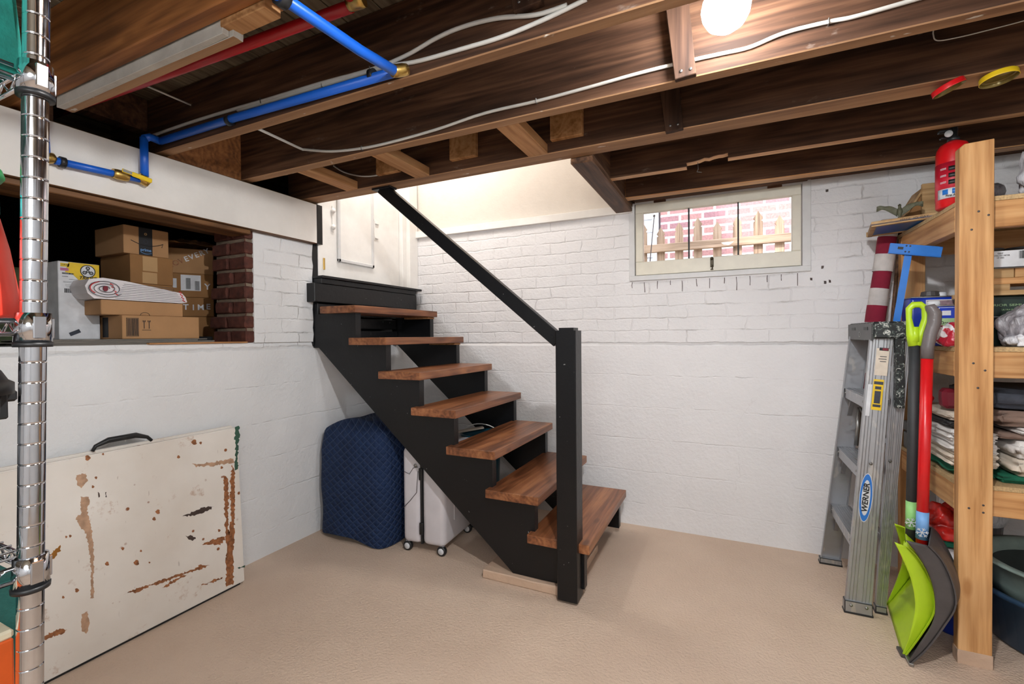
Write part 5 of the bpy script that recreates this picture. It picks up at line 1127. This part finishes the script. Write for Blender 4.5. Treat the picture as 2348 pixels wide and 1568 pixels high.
blob('bag_knot', (3.07, -.715, D2+.002), (.055, .03, .03), 'plasticbag', '', '', .04, 30, 17, parent=o2)
t = thing('paint_box', 'dark green paint box with white lettering behind the grey bag', 'box', (3.16, -.45, D2)); b = B(); b.box(2.985, 3.40, -.56, -.35, D2, 1.285, .004); obj('carton', b, 'dgreen', t)
T = frame((3.08, -.5605, 1.25), (1, 0, 0), (0, 0, 1)); text('INTERIOR SEMI-GLOSS', T, .0115, 'labelgreen', t, width=.17); text('ULTRA PURE WHITE', T @ OFF(0.01, -.017, 0), .007, 'labelgreen', t, width=.07)
plate('logo_frame', T @ OFF(.005, -.062, 0), .11, .04, 'canwhite', t); plate('logo_panel', T @ OFF(.005, -.062, .0007), .106, .036, 'ink', t); text('BEHR', T @ OFF(.005, -.062, .0014), .03, 'canwhite', t, width=.09, bold=.0012)
b = B(); b.box(2.965, 3.42, -.60, -.40, 1.2855, 1.303, .001, 'ply'); tag(obj('plank', b, 'ply'), 'thin pale plank lying on the dark green paint box', 'plank')
for k, (x0, x1, z0, z1, l) in enumerate(((2.99, 3.07, 1.3035, 1.327, 'short'), (3.0, 3.38, 1.3275, 1.350, 'middle'), (2.98, 3.08, 1.3505, 1.384, 'upper left'), (3.083, 3.36, 1.3505, 1.384, 'upper right'))):
    b = B(); b.box(x0, x1, -.58, -.42, z0, z1, .001); tag(obj('wood_offcut', b, 'pineX' if k % 2 else 'ply'), l+' wood offcut in the stack between the thin plank and the tray of cans', 'wood offcut', 'wood offcuts')
t = thing('can_tray', 'white printed cardboard tray holding paint cans on the wood offcuts', 'tray', (3.17, -.48, 1.3845)); b = B(); b.box(2.985, 3.38, -.60, -.59, 1.3845, 1.448, .001); b.box(2.985, 3.38, -.40, -.39, 1.3845, 1.448, .001); b.box(2.985, 3.38, -.60, -.39, 1.3845, 1.389, .001); b.box(2.985, 2.99, -.6, -.39, 1.3845, 1.448, .001); obj('tray', b, 'canwhite', t)
T = frame((3.035, -.6005, 1.43), (1, 0, 0), (0, 0, 1)); text('PAINT\nPROTECTED METER\nCF 2402', T, .008, 'shovgrey', t, width=.05); barcode(T @ OFF(.075, -.0, 0), .05, .028, t, n=14)
for k, x in enumerate((3.04, 3.13, 3.22, 3.31)):
    t = thing('paint_can', 'paint can lid showing above the printed tray, %s from the post' % ('first', 'second', 'third', 'fourth')[k], 'can', (x, -.50, 1.3895), 'paint cans in the tray')
    b = B(); b.lathe([(.042, 0), (.042, .074)], (x, -.50, 1.3895), 'steel', 28); obj('can_body', b, 'steel', t); b = B(); b.lathe([(.043, .072), (.043, .078), (.038, .078), (.036, .074), (0, .074)], (x, -.50, 1.3895), 'shovgrey', 28); obj('can_lid', b, 'shovgrey', t)
# --- third deck: folded cloths
def cloth(x0, x1, y0, y1, z0, z1, mat, label, seed=0, rgh=.006, layers=1, name='folded_cloth', cat='cloth', grp='folded cloths on the lower shelf'):
    b = B(); h = (z1-z0)/layers
    for i in range(layers):
        k = B(); k.box(x0+random.uniform(0, .012)*(i % 2), x1, y0+random.uniform(0, .02)*((i+1) % 2), y1, z0+i*h, z0+(i+1)*h*1-.0005+0*i if layers == 1 else z0+i*h+h-.0008, 0, mat)
        bmesh.ops.bevel(k.bm, geom=k.bm.edges[:], offset=min(h*.45, .018), segments=3, affect='EDGES'); bmesh.ops.subdivide_edges(k.bm, edges=[e for e in k.bm.edges if e.calc_length() > .04], cuts=8, use_grid_fill=True)
        for f in k.bm.faces: f.material_index = b.mi(mat); f.smooth = True
        me = bpy.data.meshes.new('x'); k.bm.to_mesh(me); b.bm.from_mesh(me); k.bm.free(); bpy.data.meshes.remove(me)
    b.rough(rgh, 14, seed)
    for v in b.bm.verts: v.co.z = max(v.co.z, z0)
    return tag(obj(name, b, mat), label, cat, grp)
cloth(2.875, 3.0, -.71, -.30, D3+.001, D3+.036, 'greencloth', 'green cloth hanging over the shelf edge under the cream cottons, left of the post', 3, .010)
cloth(2.868, 3.0, -.70, -.32, D3+.040, D3+.088, 'linen', 'thin cream cottons folded in layers on the green cloth left of the post', 5, .005, 4)
cloth(2.868, 3.0, -.70, -.32, D3+.092, D3+.168, 'white_cloth', 'thick rumpled cream cotton folds in the middle of the pile left of the post', 7, .009, 4)
cloth(2.87, 3.0, -.66, -.30, D3+.176, D3+.196, 'blk', 'flat black cloth layer in the pile left of the post', 8, .003, name='black_cloth')
cloth(2.87, 3.0, -.66, -.30, D3+.200, D3+.228, 'linen', 'beige cloth on the black layer under the paint cup pack', 9, .006)
t = thing('paint_cup_pack', 'dark red plastic pack of paint cups lying on the cloth pile left of the post', 'pack', (2.91, -.52, D3+.232)); b = B(); b.box(-.05, .075, -.03, .03, 0, .075, .012); b.sub(4).rough(.004, 20, 2); obj('pack', b, 'maroon', t, Matrix.Translation((2.93, -.56, D3+.236))); T = frame((2.944, -.5965, D3+.272), (0, 0, 1), (-1, 0, 0)); plate('pack_label', T, .062, .042, 'labred', t, .003); text('HANDY\nPaint Cup', T @ OFF(0, 0, .0032), .015, 'canwhite', t, width=.052, bold=.0004); plate('label_stripe', T @ OFF(0, -.024, 0), .062, .008, 'yellow', t, .003)
blob('red_glove', (2.86+.02, -.36, D3+.232), (.03, .05, .028), 'redgloss', 'bright red rubber glove lying behind the ladder on the cloth pile', 'glove', .03, 20, 3)
t = thing('metal_toolbox', 'grey metal toolbox at the back of the lower shelf behind the ladder', 'toolbox', (2.91, -.22, D3)); b = B(); rbox(b, 2.868, 2.99, -.29, -.18, D3, D3+.075, .006, 'tool', 2); obj('box', b, 'tool', t); b = B(); rbox(b, 2.866, 2.992, -.292, -.178, D3+.078, D3+.125, .008, 'tool', 2); obj('lid', b, 'tool', t); b = B(); b.box(2.90, 2.93, -.296, -.29, D3+.055, D3+.10, .002); obj('latch', b, 'steel', t)
XR = 3.004
cloth(2.99, 3.40, -.72, -.30, D3+.001, D3+.026, 'greencloth', 'dark green folded cloth at the bottom of the pile right of the post', 11, .003)
cloth(3.022, 3.40, -.735, -.30, D3+.029, D3+.085, 'linen', 'thick beige folded blanket above the green cloth right of the post', 12, .004)
w = cloth(3.026, 3.40, -.735, -.32, D3+.089, D3+.150, 'white_cloth', 'white cloth printed with a pink and blue flower right of the post', 13, .005)
T = frame((3.062, -.742, D3+.122), (1, 0, 0), (0, 0, 1))
for k in range(9): disc('flower_print', T @ OFF(.009*math.cos(k*.8)*(k > 0), .009*math.sin(k*.8)*(k > 0), .0006*k*.3), 0, .0065, ('pinkc', 'pinkc', 'mauve')[k % 3], w, 10, .004)
for k in range(7): disc('leaf_print', T @ OFF(.004+.02*math.cos(2.4-k*.75), -.002+.020*math.sin(2.4-k*.75), 0), 0, .0045, 'bluec', w, 8, .004)
cloth(2.99, 3.40, -.71, -.34, D3+.154, D3+.172, 'brownc', 'thin taupe cloth above the flowered cloth', 14, .004); cloth(3.04, 3.40, -.73, -.34, D3+.1745, D3+.192, 'white_cloth', 'thin white sheets folded on the taupe cloth right of the post', 15, .004, 2)
cloth(2.99, 3.38, -.70, -.32, D3+.195, D3+.248, 'brownc', 'thick taupe blanket under the slate jacket', 16, .007); cloth(2.985, 3.38, -.68, -.30, D3+.254, D3+.325, 'greyc', 'slate blue knitted jacket on top of the pile right of the post', 17, .010, name='folded_jacket', cat='jacket')
# --- on the floor below
t = thing('plastic_tub', 'slate blue round plastic tub on the floor behind the shelf post', 'tub', (3.26, -.52, 0)); tc = (3.275, -.535, 0)
b = B(); b.lathe([(0, 0), (.225, 0), (.24, .01), (.268, .185), (.282, .188), (.285, .195), (.285, .204), (.272, .206), (.262, .19), (.235, .02), (0, .015)], tc, 'tubblue', 48); obj('tub_body', b, 'tubblue', t)
t = thing('plastic_basin', 'grey green basin with a wide rim sitting inside the blue tub', 'basin', (3.26, -.52, .16)); b = B(); b.lathe([(.0, .145), (.21, .145), (.235, .215), (.245, .29), (.268, .292), (.270, .296), (.268, .301), (.240, .300), (.228, .285), (.205, .16), (0, .155)], tc, 'tubgrey', 48); obj('basin_body', b, 'tubgrey', t)
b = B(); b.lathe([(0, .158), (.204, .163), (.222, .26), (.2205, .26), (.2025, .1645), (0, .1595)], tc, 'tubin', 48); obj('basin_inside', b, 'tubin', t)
jx, jy = at(2176, 1330, Y=-.58).x+.012, -.58
t = thing('blue_jug', 'bright blue plastic jug with a white lid beside the shelf post', 'jug', (jx, jy, 0)); jz = at(2176, 1268, Y=-.58).z
b = B(); b.lathe([(0, 0), (.045, 0), (.05, .01), (.05, jz-.04), (.044, jz-.025), (.036, jz-.02)], (jx, jy, 0), 'canblue', 28); obj('jug_body', b, 'canblue', t); b = B(); b.lathe([(.037, jz-.022), (.040, jz-.02), (.040, jz), (.036, jz+.004), (0, jz+.004)], (jx, jy, 0), 'canwhite', 28); obj('jug_lid', b, 'canwhite', t)
t = thing('dotted_bag', 'brown paper bag with white dots between the shovels and the post', 'bag', (2.91, -.45, 0)); bx0 = at(2132, 1300, Y=-.50).x; b = B(); b.box(bx0, bx0+.12, -.50, -.38, 0, at(2140, 1232, Y=-.5).z, .004); obj('bag_body', b, 'brown', t)
for k in range(6):
    for j in range(3): disc('dot', frame((bx0+.02+j*.036+(k % 2)*.018, -.5005, .05+k*.045), (1, 0, 0), (0, 0, 1)), 0, .0065, 'canwhite', t, 12)
zb = at(2150, 1235, Y=-.46).z
o = blob('snack_bag', (bx0+.07, -.44, zb+.012), (.10, .08, .07), 'redbag', 'crumpled red and yellow foil bag lying on the dotted bag', 'bag', .03, 16, 21, sub_=5)
b = B(); b.box(bx0-.02, bx0+.12, -.515, -.505, zb-.01, zb+.018, .003); b.sub(4).rough(.003, 20, 3); obj('green_band', b, 'greencloth', o)
t = thing('lined_basket', 'ribbed basket with a white liner and red cloth behind the grey basin', 'basket', (3.10, -.21, 0)); b = B(); n = 40
b.lathe([(.0, 0), (.075, 0), (.10, .36), (.102, .40), (.095, .41), (.09, .37)], (3.10, -.21, 0), 'shovgrey', 24, smooth=False); obj('basket_body', b, 'shovgrey', t); b = B(); b.lathe([(.104, .33), (.115, .36), (.118, .42), (.11, .445), (.095, .43), (.07, .42)], (3.10, -.21, 0), 'plasticbag', 40); b.rough(.006, 20, 1); obj('liner', b, 'plasticbag', t)
blob('red_cloth', (3.10, -.21, .422), (.085, .08, .05), 'redgloss', 'red cloth heaped in the lined basket', 'cloth', .015, 10, 4)

# ================================================================ CHROME WIRE SHELF at the left edge
PX0, PY0 = 1.337, -2.6287
t = thing('wire_shelving', 'chrome wire shelving unit with a grooved round post at the left edge', 'shelf', (1.0, -2.8, 0))
def polemat(x, y, lean=0.0): return Matrix.Translation((x-.0105*1.15*lean, y-.0195*1.15*lean, 0)) @ Matrix(((1, 0, .0105*lean, 0), (0, 1, .0195*lean, 0), (0, 0, 1, 0), (0, 0, 0, 1)))
def pole(x, y, lean=1):
    T = polemat(x, y, lean); b = B(); prof = [(0, .02), (.0127, .02)]; z = .03
    while z < 1.87: prof += [(.0127, z-.0011), (.0127, z-.0001), (.0121, z+.0003), (.0121, z+.0011), (.0127, z+.0015), (.0127, z+.0026)]; z += .0254
    prof += [(.0127, 1.88), (.010, 1.888), (0, 1.89)]; b.lathe(prof, m='chrome', n=28, T=T); b.mats = ['chrome']; o = obj('post', b, 'chrome', t); 
    k = B(); k.lathe([(.015, 0), (.016, .012), (.006, .022), (0, .022)], m='blk', n=16, T=T); obj('foot', k, 'blk', t); return T
W2, D_2 = .80, .36
T0 = pole(PX0, PY0); T1 = pole(PX0, PY0-D_2); pole(PX0-W2, PY0); pole(PX0-W2, PY0-D_2)
for zs in (1.478, 1.166, .862, .25):
    sh = None
    for T in (T0, T1, polemat(PX0-W2, PY0, 1), polemat(PX0-W2, PY0-D_2, 1)):
        b = B(); b.lathe([(.0135, -.018), (.0178, -.018), (.0165, .018), (.0135, .018)], (0, 0, zs), 'chrome', 28, T=T); b.box(.0145, .0185, -.006, .006, zs-.014, zs+.014, .001, 'chrome', T=T); b.box(-.006, .006, .0145, .0185, zs-.014, zs+.012, .001, 'chrome', T=T); cl = obj('collar', b, 'chrome', t)
        b = B(); b.lathe([(.0132, -.0245), (.0182, -.0245), (.0186, -.019), (.0132, -.018)], (0, 0, zs), 'blk', 28, T=T); obj('collar_ring', b, 'blk', cl)
    b = B(); zt_, zb_ = zs+.009, zs-.008
    def seg(a, c, r=.0026): b.tube([a, c], r, 'chrome', 8)
    for y in (PY0, PY0-D_2):
        seg((PX0-.02, y, zt_), (PX0-W2+.02, y, zt_)); seg((PX0-.02, y, zb_), (PX0-W2+.02, y, zb_)); x = PX0-.03; k = 0
        while x > PX0-W2+.05: b.tube([(x, y, zt_ if k % 2 == 0 else zb_), (x-.02, y, zb_ if k % 2 == 0 else zt_)], .0016, 'chrome', 6); x -= .02; k += 1
    for x in (PX0, PX0-W2):
        seg((x-.002, PY0-.012, zt_), (x-.002, PY0-D_2+.012, zt_)); seg((x-.002, PY0-.012, zb_), (x-.002, PY0-D_2+.012, zb_)); y = PY0-.03; k = 0
        while y > PY0-D_2+.05: b.tube([(x, y, zt_ if k % 2 == 0 else zb_), (x, y-.02, zb_ if k % 2 == 0 else zt_)], .0016, 'chrome', 6); y -= .02; k += 1
    x = PX0-.035
    while x > PX0-W2+.02: b.tube([(x, PY0+.0035, zt_+.002), (x, PY0-D_2-.0035, zt_+.002)], .0017, 'chrome', 6); x -= .0254
    obj('wire_deck', b, 'chrome', t)
# contents
xf_ = 1.30; ye = at(56, 90, X=xf_).y
def slant_box(name, x0, x1, y0, y1, z0, z1, tp, mat, label, cat, bev=.006):
    b = B(); c = [(x0, y0, z0), (x1, y0, z0), (x1, y1, z0), (x0, y1, z0), (x0, y0, z1), (x1, y0, z1), (x1, y1-tp, z1), (x0, y1-tp, z1)]
    v = [b.bm.verts.new(p) for p in c]
    for ids in ((3, 2, 1, 0), (4, 5, 6, 7), (0, 1, 5, 4), (1, 2, 6, 5), (2, 3, 7, 6), (3, 0, 4, 7)): b.face([v[i] for i in ids])
    bmesh.ops.bevel(b.bm, geom=b.bm.edges[:], offset=bev, segments=3, affect='EDGES'); b.sub(3).rough(.002, 14, 3); return tag(obj(name, b, mat), label, cat)
slant_box('fabric_basket', .96, 1.30, PY0-.34, at(58, 130, X=1.30).y, 1.4925, 1.74, .014, 'teal', 'teal green fabric basket on the top wire shelf', 'basket')
bc = at(46, 725, X=1.27); R0 = .050
t = thing('coral_bottle', 'coral red plastic bottle with an aqua cap on the middle wire shelf', 'bottle', (1.27, bc.y-R0, 1.1785)); bz = 1.1785
b = B(); b.lathe([(0, 0), (R0-.003, 0), (R0, .004), (R0*.96, .03), (R0*.80, .09), (R0*.64, .128), (R0*.55, .132)], (1.27, bc.y-R0, bz), 'coral', 36); obj('bottle_body', b, 'coral', t)
b = B(); b.lathe([(R0*.58, .130), (R0*.64, .134), (R0*.64, .152), (R0*.58, .156), (R0*.56, .162), (0, .162)], (1.27, bc.y-R0, bz), 'aqua', 28); obj('bottle_cap', b, 'aqua', t)
lc = at(30, 372, X=1.20)
t = thing('funnel_strainer', 'green rimmed frosted funnel standing behind the coral bottle on the wire shelf', 'funnel', (1.16, lc.y-.06, 1.1785)); b = B(); cc = (1.16, lc.y-.075, 1.1785)
b.lathe([(.030, 0), (.030, .12), (.036, .17), (.062, .198), (.060, .200), (.034, .172), (.027, .12)], cc, 'clearish', 32); obj('funnel_cone', b, 'clearish', t)
b = B(); b.lathe([(.060, .196), (.072, .198), (.076, .204), (.073, .214), (.060, .222), (.02, .226), (0, .226)], cc, 'green', 32); obj('rim', b, 'green', t)
kc = at(40, 880, X=1.24); R1 = .085
t = thing('black_bin', 'small black lidded bin with a side latch on the third wire shelf', 'bin', (1.2, kc.y-R1, .8745)); cc = (1.22, kc.y-R1, .8745); kz = at(40, 885, X=1.24).z-.8745
b = B(); b.lathe([(0, 0), (R1*.62, 0), (R1*.66, .01), (R1*.86, kz-.008)], cc, 'blk', 32); obj('bin_body', b, 'blk', t)
b = B(); b.lathe([(R1*.86, kz-.010), (R1, kz-.008), (R1, kz+.006), (R1*.93, kz+.010), (R1*.86, kz+.022), (R1*.70, kz+.038), (R1*.4, kz+.042), (0, kz+.043)], cc, 'blk', 32); obj('bin_lid', b, 'blk', t)
b = B(); b.box(cc[0]-.006, cc[0]+.006, cc[1]+R1*.84, cc[1]+R1*1.06, cc[2]+kz-.022, cc[2]+kz-.006, .003); b.box(cc[0]-.006, cc[0]+.01, cc[1]+R1*.80, cc[1]+R1*.93, cc[2]+kz-.045, cc[2]+kz-.006, .002); obj('bin_latch', b, 'blk', t)
slant_box('fabric_tote', .90, 1.24, PY0-.33, at(52, 1420, X=1.24).y, .264, .825, -.004, 'dteal', 'dark green fabric tote on the lowest wire shelf', 'tote bag')
ob = at(33, 1500, X=1.29); t = thing('orange_box', 'orange carton with a cream top in front of the dark green tote', 'box', (1.27, ob.y-.06, .264)); zt_ = at(33, 1440, X=1.29).z
b = B(); b.box(1.245, 1.29, ob.y-.14, ob.y, .2635, zt_-.012, .002); obj('carton', b, 'orange', t); b = B(); b.box(1.2445, 1.2905, ob.y-.1405, ob.y+.0005, zt_-.0118, zt_, .003); obj('carton_top', b, 'creamp', t)
